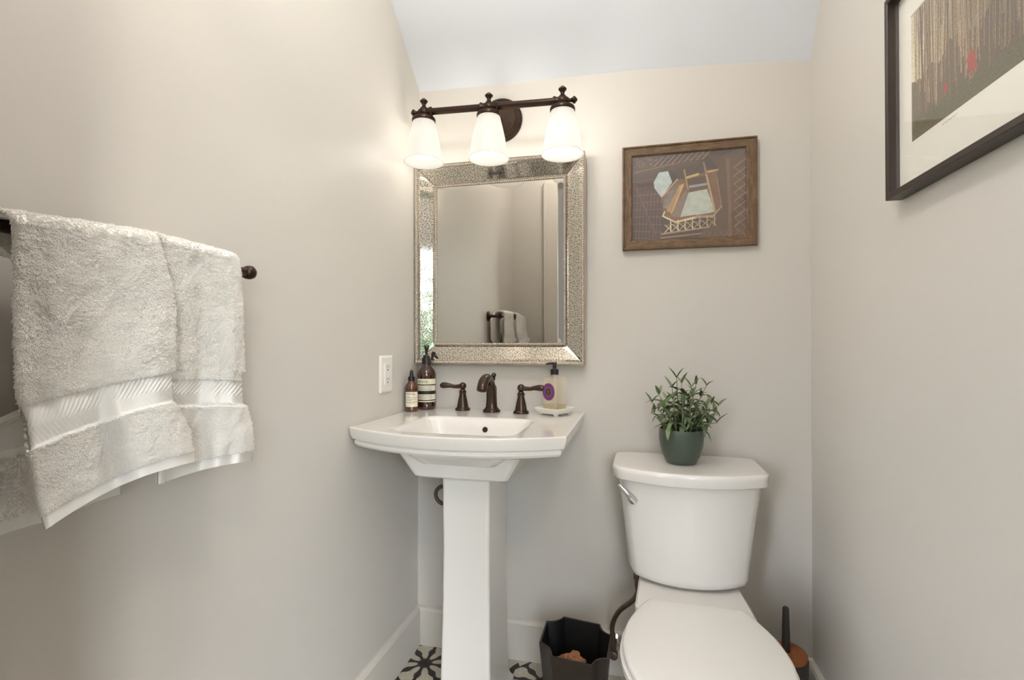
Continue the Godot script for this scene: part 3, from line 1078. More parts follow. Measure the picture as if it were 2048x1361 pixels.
func grain(im: Image, amount: float, freq: float, seed_: int) -> void:
	var n := noise(freq, seed_, 4)
	for y in im.get_height():
		for x in im.get_width():
			var p := im.get_pixel(x, y)
			var a: float = 1.0 + amount * n.get_noise_2d(x, y)
			im.set_pixel(x, y, Color(clampf(p.r * a, 0, 1), clampf(p.g * a, 0, 1), clampf(p.b * a, 0, 1)))
func frame_sides(t: Node3D, lo: Vector2, hi: Vector2, prof: Array, place: Callable, m: Material, crease := 25.0) -> void:
	# prof: [inset, height above the wall]; place(Vector2, height) -> Vector3
	for k in 4:
		var cs := [lo, Vector2(hi.x, lo.y), hi, Vector2(lo.x, hi.y)]
		var dirs := [Vector2(1, 1), Vector2(-1, 1), Vector2(-1, -1), Vector2(1, -1)]
		var n := (k + 1) % 4
		var mb := MB.new()
		var r0 := PackedVector3Array()
		var r1 := PackedVector3Array()
		for p in prof:
			r0.append(place.call(cs[k] + dirs[k] * p[0], p[1]))
			r1.append(place.call(cs[n] + dirs[n] * p[0], p[1]))
		mb.loft([r0, r1])
		var along := (r1[0] - r0[0]).normalized()
		for i in mb.v.size():
			var s := mb.v[i] - r0[0]
			mb.uv[i] = Vector2(s.dot(along) * 3.0, (s - along * s.dot(along)).length() * 9.0 + k * 0.31)
		part(t, "frame_side", mb, m, crease)
func flat_sheet(lo: Vector2, hi: Vector2, h: float, place: Callable) -> MB:
	var mb := MB.new()
	var cs := [[lo.x, hi.y, 0, 0], [hi.x, hi.y, 1, 0], [hi.x, lo.y, 1, 1], [lo.x, lo.y, 0, 1]]
	var a := []
	for c in cs:
		a.append(mb.pt(place.call(Vector2(c[0], c[1]), h), Vector2(c[2], c[3])))
	mb.quad(a[0], a[1], a[2], a[3])
	return mb
func tower_print() -> ImageTexture:
	var W := 620
	var H := 500
	var im := Image.create(W, H, false, Image.FORMAT_RGB8)
	var P := func(x: float, y: float) -> Vector2:
		var u := (x - 218.0) / 1154.0
		var top := 305.0 - 70.0 * u
		var bot := 1150.0 - 35.0 * u
		return Vector2(u * W, (y - top) / (bot - top) * H)
	im.fill(Color(0.225, 0.165, 0.115))
	var poly := func(c: Color, pts: Array) -> void:
		var q := []
		for i in range(0, pts.size(), 2):
			q.append(P.call(pts[i], pts[i + 1]))
		fill_poly(im, q, c)
	var ln := func(x0, y0, x1, y1, w: float, c: Color, k := 1.0) -> void:
		line(im, P.call(x0, y0), P.call(x1, y1), w * 1.5, c, k)
	poly.call(Color(0.225, 0.155, 0.135), [210, 480, 480, 470, 545, 760, 545, 1000, 500, 1160, 210, 1160])
	poly.call(Color(0.33, 0.25, 0.175), [1080, 330, 1380, 220, 1380, 1130, 900, 1130, 1040, 930, 1135, 800])
	poly.call(Color(0.27, 0.195, 0.145), [210, 300, 1000, 250, 700, 360, 480, 450, 240, 500])
	poly.call(Color(0.30, 0.22, 0.14), [600, 400, 960, 280, 1120, 300, 1100, 460, 900, 520, 680, 540])
	poly.call(Color(0.20, 0.145, 0.09), [930, 350, 1000, 300, 1110, 440, 1000, 450])
	# lattice in the shadows
	var red := Color(0.56, 0.37, 0.29)
	for k in 9:
		ln.call(225, 560 + k * 70, 225 + 300, 520 + k * 78, 2.2, red, 0.7)
		ln.call(240 + k * 36, 600 + k * 10, 215 + k * 36, 1140, 2.0, red, 0.6)
		ln.call(230 + k * 34, 560, 330 + k * 26, 800, 1.6, red, 0.5)
	ln.call(240, 590, 460, 1110, 13.0, Color(0.31, 0.20, 0.165), 0.8)
	ln.call(250, 590, 480, 1120, 3.0, Color(0.45, 0.30, 0.24), 0.8)
	for k in 8:
		ln.call(1240, 440 + k * 85, 1372, 340 + k * 85, 4.0, Color(0.56, 0.41, 0.28), 0.9)
		ln.call(1250, 420 + k * 85, 1372, 520 + k * 85, 3.0, Color(0.52, 0.38, 0.26), 0.8)
		ln.call(1100 + k * 8, 560 + k * 70, 1210, 530 + k * 70, 2.0, Color(0.38, 0.27, 0.17), 0.6)
	ln.call(1195, 350, 1225, 1110, 12.0, Color(0.44, 0.35, 0.25), 0.9)
	ln.call(1240, 380, 1250, 1110, 9.0, Color(0.38, 0.25, 0.16), 0.9)
	for k in 9:
		ln.call(450 + k * 62, 400 - k * 8, 540 + k * 62, 305 - k * 8, 3.0, Color(0.60, 0.51, 0.45), 0.85)
		ln.call(470 + k * 62, 310 - k * 8, 540 + k * 62, 380 - k * 12, 1.6, Color(0.42, 0.34, 0.30), 0.7)
	ln.call(240, 460, 700, 370, 4.0, Color(0.60, 0.46, 0.32), 0.7)
	ln.call(700, 370, 1000, 270, 3.0, Color(0.45, 0.36, 0.28), 0.8)
	for k in 40:
		var xx := rng.randf_range(225, 480)
		var yy := rng.randf_range(315, 410)
		ln.call(xx, yy, xx + rng.randf_range(6, 18), yy + rng.randf_range(-8, 4), 2.0, Color(0.62, 0.47, 0.34), 0.7)
	# the lit opening
	poly.call(Color(0.44, 0.34, 0.235), [525, 715, 600, 640, 680, 530, 770, 540, 800, 500, 980, 470, 1090, 450, 1095, 600, 1110, 740, 1138, 810, 1040, 930, 880, 930, 670, 972, 540, 905, 535, 800])
	poly.call(Color(0.70, 0.74, 0.73), [445, 560, 500, 462, 595, 450, 638, 565, 525, 718, 452, 620])
	poly.call(Color(0.16, 0.12, 0.10), [595, 450, 665, 448, 690, 520, 638, 565])
	poly.call(Color(0.43, 0.39, 0.38), [560, 700, 690, 570, 730, 580, 610, 860, 545, 810])
	poly.call(Color(0.66, 0.51, 0.31), [705, 600, 765, 575, 640, 880, 575, 850])
	poly.call(Color(0.74, 0.60, 0.39), [730, 590, 765, 575, 640, 880, 620, 880])
	poly.call(Color(0.48, 0.42, 0.40), [770, 640, 805, 670, 715, 920, 620, 905])
	poly.call(Color(0.70, 0.72, 0.67), [805, 672, 990, 640, 1070, 870, 940, 893, 850, 898, 718, 918])
	poly.call(Color(0.30, 0.215, 0.13), [770, 540, 980, 500, 990, 585, 800, 630])
	poly.call(Color(0.24, 0.175, 0.105), [680, 430, 960, 370, 980, 470, 780, 520, 690, 540])
	ln.call(820, 612, 985, 588, 9.0, Color(0.58, 0.62, 0.68), 0.9)
	for k in 10:
		ln.call(815 + k * 18, 660 - k * 2.5, 825 + k * 18, 630 - k * 2.5, 2.0, Color(0.20, 0.15, 0.12))
	ln.call(780, 522, 900, 488, 9.0, Color(0.76, 0.62, 0.39))
	ln.call(985, 468, 1095, 448, 8.0, Color(0.70, 0.56, 0.36))
	ln.call(760, 440, 800, 640, 6.0, Color(0.62, 0.48, 0.30))
	ln.call(958, 370, 985, 500, 7.0, Color(0.52, 0.40, 0.25))
	ln.call(985, 500, 1068, 860, 7.0, Color(0.70, 0.57, 0.40))
	ln.call(1090, 520, 1130, 800, 5.0, Color(0.50, 0.42, 0.38))
	ln.call(540, 700, 690, 535, 5.0, Color(0.74, 0.60, 0.42))
	ln.call(540, 905, 670, 968, 6.0, Color(0.86, 0.75, 0.55))
	ln.call(670, 968, 880, 922, 9.0, Color(0.80, 0.70, 0.52))
	ln.call(880, 915, 1040, 915, 9.0, Color(0.62, 0.52, 0.43))
	ln.call(1040, 925, 1135, 815, 6.0, Color(0.64, 0.52, 0.40))
	ln.call(540, 900, 560, 860, 4.0, Color(0.92, 0.85, 0.70))
	for k in 60:
		var a := rng.randf()
		ln.call(lerpf(545, 600, a) + rng.randf_range(-10, 60), lerpf(820, 640, a), lerpf(545, 600, a) + rng.randf_range(0, 70), lerpf(830, 650, a), 2.0, Color(0.55, 0.50, 0.49), 0.6)
	# bright lattice below
	for k in 7:
		var xx := 560.0 + k * 74
		var yb := 1070.0 - k * 9
		ln.call(xx, yb, xx + 74, yb - 80, 3.0, Color(0.84, 0.73, 0.56), 1.0 - 0.08 * k)
		ln.call(xx, yb - 75, xx + 74, yb - 12, 3.0, Color(0.80, 0.69, 0.52), 1.0 - 0.08 * k)
		ln.call(xx + 60, yb - 110, xx + 62, yb - 10, 4.0, Color(0.88, 0.80, 0.66), 1.0 - 0.08 * k)
	ln.call(525, 1085, 1010, 1022, 6.0, Color(0.72, 0.58, 0.40), 0.8)
	ln.call(520, 1125, 930, 1085, 5.0, Color(0.66, 0.50, 0.36), 0.8)
	ln.call(560, 1000, 960, 960, 3.0, Color(0.62, 0.52, 0.40), 0.8)
	for k in 8:
		ln.call(940 + k * 55, 1120 - k * 2, 985 + k * 55, 1060 - k * 3, 2.0, Color(0.48, 0.38, 0.30), 0.8)
		ln.call(940 + k * 55, 1060 - k * 3, 985 + k * 55, 1120 - k * 2, 2.0, Color(0.48, 0.38, 0.30), 0.8)
	for yy in H:
		for xx in W:
			var q := im.get_pixel(xx, yy)
			im.set_pixel(xx, yy, Color(minf(1, q.r * 1.02), minf(1, q.g * 0.95), minf(1, q.b * 0.86)) if q.r < 0.5 else q)
	grain(im, 0.10, 0.02, 9)
	return ImageTexture.create_from_image(im)
func tower_picture() -> void:
	var lo := Vector2(-0.0418, 1.3788)
	var hi := Vector2(0.3624, 1.7141)
	var t := thing("framed_picture", "brown wooden frame with a photograph looking up under an iron lattice tower", "picture", Vector3(0.16, 1.3788, 0))
	var place := func(p: Vector2, h: float) -> Vector3: return Vector3(p.x, p.y, h)
	frame_sides(t, lo, hi, [[0.0, 0.0008], [0.0, 0.019], [0.001, 0.021], [0.005, 0.022], [0.0065, 0.020], [0.0075, 0.0175], [0.0275, 0.0165], [0.0305, 0.014], [0.031, 0.0085], [0.031, 0.0008]], place, M.weathered_wood, 20.0)
	var pm := mat("tower_print", Color.WHITE, 0.6)
	pm.albedo_texture = tower_print()
	pm.texture_repeat = false
	part(t, "print", flat_sheet(lo + Vector2(0.0312, 0.0312), hi - Vector2(0.0312, 0.0312), 0.0075, place), pm)
	part(t, "glass", bx(Vector3(lo.x + 0.0312, lo.y + 0.0312, 0.0092), Vector3(hi.x - 0.0312, hi.y - 0.0312, 0.0112)), M.picture_glass)
func forest_print() -> ImageTexture:
	var W := 900
	var H := 480
	var im := Image.create(W, H, false, Image.FORMAT_RGB8)
	var n := noise(0.01, 41, 4)
	for y in H:
		for x in W:
			var u := x / float(W)
			var v := y / float(H)
			var c := Color(0.84, 0.79, 0.68).lerp(Color(0.40, 0.32, 0.20), clampf(u * 2.2 + 0.3 * n.get_noise_2d(x, y * 0.2), 0, 1))
			if v > 0.52 + 0.1 * n.get_noise_2d(x, 0):
				c = c.lerp(Color(0.32, 0.25, 0.165), 0.85)
			im.set_pixel(x, y, c)
	for k in 150:
		var x := rng.randf() * W
		var far := rng.randf()
		var w: float = lerpf(3.0, 13.0, pow(rng.randf(), 2.0))
		var foot: float = H * rng.randf_range(0.52, 0.90)
		var lean := rng.randf_range(-16, 16)
		var c := Color(0.74, 0.63, 0.49).lerp(Color(0.40, 0.30, 0.19), far)
		if x > W * 0.4:
			c = c.lerp(Color(0.46, 0.37, 0.24), 0.4)
		line(im, Vector2(x, -8), Vector2(x + lean, foot), w, c, 0.9)
		line(im, Vector2(x - w * 0.28, -8), Vector2(x + lean - w * 0.28, foot), maxf(1.2, w * 0.3), c.darkened(0.45), 0.8)
		if rng.randf() < 0.4:
			line(im, Vector2(x, H * rng.randf() * 0.4), Vector2(x + 9, H * rng.randf() * 0.4), 2.0, Color(0.2, 0.15, 0.1), 0.8)
	for y in H:
		for x in W:
			var v := y / float(H)
			var k: float = smoothstep(0.80, 0.92, v + 0.08 * n.get_noise_2d(x * 2.0, y))
			if k > 0:
				im.set_pixel(x, y, im.get_pixel(x, y).lerp(Color(0.27, 0.24, 0.13).lerp(Color(0.36, 0.34, 0.17), 0.5 + 0.5 * n.get_noise_2d(x * 5.0, y * 9.0)), k))
	# two figures in red cloth, walking
	var robe := Color(0.62, 0.16, 0.06)
	for f in [[300.0, 395.0, 1.0], [182.0, 392.0, 0.5]]:
		var x: float = f[0]
		var y: float = f[1]
		var s: float = f[2]
		fill_poly(im, [Vector2(x - 14 * s, y - 62 * s), Vector2(x + 10 * s, y - 66 * s), Vector2(x + 22 * s, y - 20 * s), Vector2(x + 26 * s, y), Vector2(x - 10 * s, y), Vector2(x - 12 * s, y - 30 * s)], robe)
		fill_poly(im, [Vector2(x - 14 * s, y - 62 * s), Vector2(x - 30 * s, y - 42 * s), Vector2(x - 24 * s, y - 38 * s), Vector2(x - 8 * s, y - 50 * s)], Color(0.60, 0.27, 0.13))
		line(im, Vector2(x - 2 * s, y - 76 * s), Vector2(x - 1 * s, y - 72 * s), 12 * s, Color(0.45, 0.24, 0.14))
		line(im, Vector2(x + 2 * s, y), Vector2(x + 2 * s, y + 12 * s), 5 * s, Color(0.4, 0.22, 0.14))
	grain(im, 0.3, 0.12, 19)
	return ImageTexture.create_from_image(im)
func forest_picture() -> void:
	# (z, y) on the right wall
	var lo := Vector2(0.5365, 1.358)
	var hi := Vector2(1.16, 1.757)
	var t := thing("framed_picture", "dark brown frame with white mat and forest print with two red-robed figures", "picture", Vector3(XR, 1.358, 0.85))
	var place := func(p: Vector2, h: float) -> Vector3: return Vector3(XR - h, p.y, p.x)
	frame_sides(t, lo, hi, [[0.0, 0.0008], [0.0, 0.0285], [0.001, 0.030], [0.0105, 0.030], [0.0115, 0.029], [0.0125, 0.012], [0.0125, 0.0008]], place, M.espresso_frame, 20.0)
	var a := lo + Vector2(0.0127, 0.0127)
	var b := hi - Vector2(0.0127, 0.0127)
	var p0 := Vector2(0.590, 1.4515)
	var p1 := Vector2(1.107, 1.690)
	var mb := MB.new()
	var lev := [[a, b, 0.010], [p0, p1, 0.010], [p0 + Vector2(0.001, 0.001), p1 - Vector2(0.001, 0.001), 0.0086]]
	var rings := []
	for q in lev:
		rings.append(PackedVector3Array([place.call(q[0], q[2]), place.call(Vector2(q[1].x, q[0].y), q[2]), place.call(q[1], q[2]), place.call(Vector2(q[0].x, q[1].y), q[2])]))
	mb.loft(rings, false, false)
	part(t, "mat_board", mb, M.mat_board, 20.0)
	var pm := mat("forest_print", Color.WHITE, 0.6)
	pm.albedo_texture = forest_print()
	pm.texture_repeat = false
	part(t, "print", flat_sheet(p0, p1, 0.0085, place), pm)
	# pencil signature under the print
	var sg := MB.new()
	var px := []
	for i in 26:
		px.append(place.call(Vector2(0.688 + i * 0.0017, 1.4435 + 0.0012 * sin(i * 2.1) + 0.0008 * sin(i * 5.3)), 0.0101))
	sg.tube(px, 0.0002, 5)
	part(t, "signature", sg, M.grey_ink)
	part(t, "glass", bx(Vector3(XR - 0.0160, a.y, a.x), Vector3(XR - 0.0140, b.y, b.x)), M.picture_glass)

# ------------------------------------------------------------------ towel rail and towels
func pl(pts: Array, t: float) -> Vector2:
	# polyline of [t, x, y]
	for i in pts.size() - 1:
		if t <= pts[i + 1][0]:
			var k: float = (t - pts[i][0]) / (pts[i + 1][0] - pts[i][0])
			return Vector2(pts[i][1], pts[i][2]).lerp(Vector2(pts[i + 1][1], pts[i + 1][2]), clampf(k, 0, 1))
	return Vector2(pts[-1][1], pts[-1][2])
func towel_rail() -> void:
	var bx_ := XL + 0.07
	var by := 1.2035
	var t := thing("towel_bar", "dark bronze towel rail with round rosettes holding white towels", "towel bar", Vector3(XL, by, 1.13))
	var b := MB.new()
	b.tube([Vector3(bx_, by, 0.900), Vector3(bx_, by, 1.352)], 0.0075, 20)
	part(t, "bar", b, M.bronze, 60.0)
	for z in [0.900, 1.352]:
		var p := MB.new()
		p.lathe([[0.0005, 0.026], [0.005, 0.0265], [0.008, 0.022], [0.010, 0.014], [0.020, 0.0085], [0.040, 0.007], [0.046, 0.010], [0.050, 0.010], [0.054, 0.0075], [0.058, 0.0085], [0.062, 0.0115], [0.070, 0.0130], [0.077, 0.0115], [0.081, 0.0075], [0.083, 0.003]], Vector3(XL, by, z), Vector3.RIGHT, 28)
		part(t, "post", p, M.bronze, 50.0)
	# outlines of the front drops, as [share of the drop, px, py]
	var big_l := [[0.0, 22, 441], [0.06, 26, 477], [0.25, 28, 606], [0.5, 31, 760], [0.6, 39, 811], [0.65, 52, 842], [0.735, 60, 902], [0.76, 57, 914], [0.88, 66, 991], [1.0, 90, 1061]]
	var big_r := [[0.0, 319, 480], [0.1, 334, 528], [0.28, 350, 606], [0.46, 352, 683], [0.59, 350, 741], [0.61, 344, 746], [0.73, 347, 801], [0.75, 354, 809], [0.85, 377, 853], [0.95, 388, 899], [1.0, 391, 924]]
	var sm_l := [[0.0, 322, 481], [0.3, 336, 606], [0.6, 332, 758], [0.75, 322, 822], [0.9, 316, 912], [1.0, 314, 970]]
	var sm_r := [[0.0, 478, 519], [0.08, 482, 545], [0.2, 486, 606], [0.55, 490, 742], [0.58, 483, 752], [0.71, 486, 808], [0.73, 496, 812], [0.87, 506, 863], [0.95, 508, 899], [1.0, 503, 922]]
	towel("bath_towel", "larger thick white terry towel with woven herringbone band on the rail", big_l, big_r, -0.650, 0.034, -0.724, [0.845, 0.855], 1.0, 101, 0.018)
	towel("bath_towel", "smaller white terry towel partly behind the larger towel on the rail", sm_l, sm_r, -0.6765, 0.014, -0.744, [0.90, 0.905], 0.80, 202, 0.0)
func towel(called: String, label: String, le: Array, re: Array, xt: float, flare: float, xb: float, yb: Array, squeeze: float, seed_: int, bow: float) -> void:
	var nu := 110
	var nf := 170
	var n1 := noise(26.0, seed_, 3)
	var n2 := noise(120.0, seed_ + 1, 3)
	var n3 := noise(6.0, seed_ + 2, 2)
	var r := RandomNumberGenerator.new()
	r.seed = seed_
	var rows := []
	var kinds := []
	var tops := []
	for i in nu + 1:
		tops.append(Vector3.ZERO)
	# front drop from the bottom up
	for j in range(nf, -1, -1):
		var v := float(j) / nf
		var row := PackedVector3Array()
		var kind := 0                      # pile
		if v > 0.605 and v < 0.735:
			kind = 1                       # woven band
		elif v > 0.955:
			kind = 2                       # flat hem
		for i in nu + 1:
			var u := float(i) / nu
			var a := pl(le, v)
			var b := pl(re, v)
			var p := a.lerp(b, u)
			p.y -= 20.0 * sin(PI * u) * v * v * v * (1.0 if bow > 0 else 0.3)
			var x: float = xt + flare * pow(v, 1.35)
			# soft folds down the cloth
			x += (0.004 + 0.012 * v) * sin(TAU * (u * 1.35 + 0.1 + 0.12 * v)) + (0.0015 + 0.003 * v) * sin(TAU * (u * 3.4 + 0.35 - 0.2 * v)) + 0.005 * n3.get_noise_2d(u * 0.5, v * 0.4 + seed_)
			x -= bow * 0.55 * exp(-pow((u - 0.60 + 0.10 * v) / 0.075, 2.0)) * (0.25 + 0.5 * v)
			if kind == 1:
				x -= 0.005
			elif kind == 2:
				x -= 0.0035
			# edges roll back
			x -= 0.0045 * pow(absf(2.0 * u - 1.0), 18.0)
			var q := onx(p.x, p.y, x)
			if kind == 0:
				var lump := n1.get_noise_2d(q.z, q.y) * 0.0022 + n2.get_noise_2d(q.z, q.y) * 0.0013
				q.x += lump
			elif kind == 1:
				# two chevron bands of ribs
				var w := (v - 0.605) / 0.13
				var side: float = 1.0 if w < 0.5 else -1.0
				q.x += 0.0011 * sin((u * 190.0 * (0.62 if bow == 0 else 1.0)) + side * w * 34.0) * (0.0 if (w < 0.07 or w > 0.93 or absf(w - 0.5) < 0.03) else 1.0)
			row.append(q)
			if j == 0:
				tops[i] = q
		rows.append(row)
		kinds.append(kind)
	# over the rail
	for j in range(1, 9):
		var a := PI * j / 9.0
		var row := PackedVector3Array()
		for i in nu + 1:
			var u := float(i) / nu
			var c := Vector3(lerpf(xb, tops[i].x, 0.5 + 0.5 * cos(a)), tops[i].y + 0.016 * sin(a), tops[i].z)
			c += Vector3(n1.get_noise_2d(c.z, c.x * 3.0), n1.get_noise_2d(c.z + 5.0, c.x * 3.0), 0) * 0.0018
			row.append(c)
		rows.append(row)
		kinds.append(0)
	# back drop
	var nb := 44
	for j in range(0, nb + 1):
		var v := float(j) / nb
		var row := PackedVector3Array()
		for i in nu + 1:
			var u := float(i) / nu
			var y: float = lerpf(tops[i].y, lerpf(yb[0], yb[1], u), v)
			var zm: float = (tops[0].z + tops[nu].z) / 2
			var c := Vector3(xb + 0.004 * sin(TAU * u * 1.6 + 2.0) * v, y, zm + (tops[i].z - zm) * lerpf(1.0, squeeze, v) - 0.06 * smoothstep(0.0, 0.12, v) * (1.0 - smoothstep(0.57, 0.66, v)))
			c.x -= n1.get_noise_2d(c.z, c.y) * 0.0015
			row.append(c)
		rows.append(row)
		kinds.append(1 if v > 0.605 and v < 0.735 else (2 if v > 0.955 else 0))
	var t := thing(called, label, "towel", Vector3(xt, 0.9, rows[nf][nu / 2].z), "white towels on the rail")
	# inner face of the folded cloth
	var inner := []
	var th := 0.009
	for j in rows.size():
		var row := PackedVector3Array()
		for i in nu + 1:
			var du: Vector3 = rows[j][mini(i + 1, nu)] - rows[j][maxi(i - 1, 0)]
			var dv: Vector3 = rows[mini(j + 2, rows.size() - 1)][i] - rows[maxi(j - 2, 0)][i]
			var n := dv.cross(du).normalized()
			row.append(rows[j][i] - n * th)
		inner.append(row)
	# check the side on which the inner face lies (towards the wall at the front)
	if inner[20][nu / 2].x > rows[20][nu / 2].x:
		for j in rows.size():
			for i in nu + 1:
				inner[j][i] = rows[j][i] * 2.0 - inner[j][i]
	var split := [0]
	for j in range(1, rows.size()):
		if kinds[j] != kinds[j - 1]:
			split.append(j)
	split.append(rows.size() - 1)
	for s in split.size() - 1:
		var j0: int = maxi(0, split[s] - (1 if s > 0 else 0))
		var j1: int = split[s + 1] - (1 if s < split.size() - 2 else 0)
		var kind: int = kinds[(j0 + j1 + 1) / 2]
		var ring := []
		for j in range(j0, j1 + 1):
			var o := PackedVector3Array()
			for i in nu + 1:
				o.append(rows[j][i])
			for i in range(nu, -1, -1):
				o.append(inner[j][i])
			ring.append(o)
		var mb := MB.new()
		mb.loft(ring, false, false)
		# close the two ends across the thickness
		for e in [j0, j1]:
			var strip := []
			strip.append(rows[e]); strip.append(inner[e])
			mb.grid(strip)
		var called_part: String = ["drape", "woven_band", "hem"][kind]
		part(t, called_part, mb, M.woven_band if kind > 0 else M.terry, 180.0)
	# tufts of the pile on what shows, each a short soft lock of yarn lying over its neighbours
	var tuft := MB.new()
	tuft.tube([Vector3(0, 0, 0), Vector3(0, 0.22, 0.02), Vector3(0, 0.5, 0.10), Vector3(0, 0.8, 0.10), Vector3(0, 1.0, 0.02)], [0.12, 0.24, 0.27, 0.20, 0.06], 6)
	var xf := []
	var n_tufts := 95000 if bow > 0 else 56000
	for k in n_tufts:
		var back := r.randf() < 0.16
		var j := r.randi_range(0, nf + 9)
		if back:
			j = r.randi_range(nf + 10, rows.size() - 2)
		var i := r.randi() % nu
		if kinds[j] != 0 or kinds[j + 1] != 0:
			continue
		var fu := r.randf()
		var fv := r.randf()
		var src: Array = inner if back else rows
		var p: Vector3 = src[j][i].lerp(src[j][i + 1], fu).lerp(src[j + 1][i].lerp(src[j + 1][i + 1], fu), fv)
		var n: Vector3 = (rows[j][i] - inner[j][i]).normalized() * (-1.0 if back else 1.0)
		var ang: float = -PI / 2 + 1.9 * n1.get_noise_2d(p.z * 0.9, p.y * 0.9) + 0.6 * r.randfn()
		var along := Vector3(0, sin(ang), cos(ang))
		along = (along - n * along.dot(n)).normalized()
		var up := (along + n * r.randf_range(0.2, 0.8)).normalized()
		var zz := (n - up * n.dot(up)).normalized()
		var s := r.randf_range(0.0022, 0.0038)
		xf.append(Transform3D(Basis(up.cross(zz) * s * 0.85, up * s, zz * s * 0.85), p - n * 0.0006 - t.position))
	var mm := MultiMesh.new()
	mm.transform_format = MultiMesh.TRANSFORM_3D
	mm.mesh = tuft.mesh(180)
	mm.mesh.surface_set_material(0, M.pile)
	mm.instance_count = xf.size()
	for k in xf.size():
		mm.set_instance_transform(k, xf[k])
	var mi := MultiMeshInstance3D.new()
	mi.name = "terry_pile"
	mi.multimesh = mm
	mi.material_override = M.pile
	mi.set_meta("kind", "stuff")
	t.add_child(mi, true)

# ------------------------------------------------------------------ faucet
func faucet() -> void:
	var y := 0.8458
	var t := thing("faucet", "oil-rubbed bronze faucet with two lever handles behind the basin", "faucet", Vector3(-0.4712, y, 0.065))
	# spout: an oval column that arches over towards the basin
	var c := Vector3(-0.4712, y, 0.062)
	var fl := MB.new()
	fl.lathe([[0.0003, 0.0290], [0.004, 0.0295], [0.008, 0.0275], [0.011, 0.0235], [0.015, 0.0215]], c, Vector3.UP, 36)
	part(t, "spout_flange", fl, M.bronze_faucet, 50.0)
	var ctl := [Vector3(0, 0.010, 0), Vector3(0, 0.04, 0.001), Vector3(0, 0.072, 0.006), Vector3(0, 0.098, 0.020), Vector3(0, 0.1135, 0.044), Vector3(0, 0.1155, 0.068), Vector3(0, 0.107, 0.091), Vector3(0, 0.092, 0.106), Vector3(0, 0.080, 0.112)]
	var rad := [0.0205, 0.0175, 0.0160, 0.0158, 0.0160, 0.0168, 0.0172, 0.0170, 0.0165]
	var path := []
	var rr := []
	for i in ctl.size() - 1:
		for k in 5:
			var f := k / 5.0
			path.append(c + ctl[i].cubic_interpolate(ctl[i + 1], ctl[maxi(i - 1, 0)], ctl[mini(i + 2, ctl.size() - 1)], f))
			rr.append(lerpf(rad[i], rad[i + 1], f))
	path.append(c + ctl[-1])
	rr.append(rad[-1])
	var sp := MB.new()
	sp.tube(path, rr, 24, 0.88)
	var spo := part(t, "spout", sp, M.bronze_faucet, 50.0)
	var ho := MB.new()
	ho.lathe([[0.0, 0.012], [0.001, 0.0118], [0.0015, 0.010]], path[-1] + Vector3(0, -0.0006, 0.0003), Vector3(0, -1, 0.45), 20)
	part(spo, "aerator", ho, M.dark_hole)
	# shoulder behind the arch, with the lift rod
	var sh := MB.new()
	var rings := []
	for q in [[0.012, 0.019, 0.0], [0.05, 0.0165, -0.004], [0.078, 0.0150, -0.008], [0.088, 0.0120, -0.010], [0.092, 0.006, -0.011]]:
		var r := PackedVector3Array()
		for i in 24:
			var a := TAU * i / 24
			r.append(c + Vector3(cos(a) * q[1], q[0], q[2] + sin(a) * q[1]))
		rings.append(r)
	sh.loft(rings)
	part(spo, "shoulder", sh, M.bronze_faucet, 50.0)
	var lr := MB.new()
	lr.lathe([[0.088, 0.0028], [0.106, 0.0028], [0.108, 0.0058], [0.111, 0.0062], [0.113, 0.0038], [0.115, 0.0052], [0.119, 0.0078], [0.123, 0.0082], [0.127, 0.0070], [0.130, 0.003]], c + Vector3(0.004, 0, -0.012), Vector3.UP, 20)
	part(t, "lift_knob", lr, M.bronze_faucet, 50.0)
	for s in [[-0.5780, 0.050, -1.0], [-0.3658, 0.079, 1.0]]:
		var b := Vector3(s[0], y, s[1])
		var h := MB.new()
		h.lathe([[0.0003, 0.0255], [0.004, 0.0260], [0.008, 0.0240], [0.011, 0.0200], [0.016, 0.0190], [0.034, 0.0158], [0.052, 0.0118], [0.059, 0.0110], [0.061, 0.0130], [0.0645, 0.0132], [0.067, 0.0100], [0.072, 0.0090]], b, Vector3.UP, 32)
		var ho2 := part(t, "handle", h, M.bronze_faucet, 40.0)
		var lv := MB.new()
		var top := b + Vector3(0, 0.0835, 0)
		lv.ball(top, Vector3(0.0125, 0.0125, 0.0125), 20, 12)
		var d := Vector3(s[2], 0, 0.10 if s[2] < 0 else 0.05).normalized()
		lv.tube([top, top + d * 0.016 + Vector3(0, -0.002, 0), top + d * 0.03 + Vector3(0, -0.0025, 0), top + d * 0.045 + Vector3(0, 0.0005, 0), top + d * 0.06 + Vector3(0, 0.0015, 0), top + d * 0.072 + Vector3(0, 0.001, 0), top + d * 0.079, top + d * 0.081], [0.0085, 0.0072, 0.0064, 0.0075, 0.0100, 0.0102, 0.0065, 0.002], 16)
		part(ho2, "lever", lv, M.bronze_faucet, 60.0)

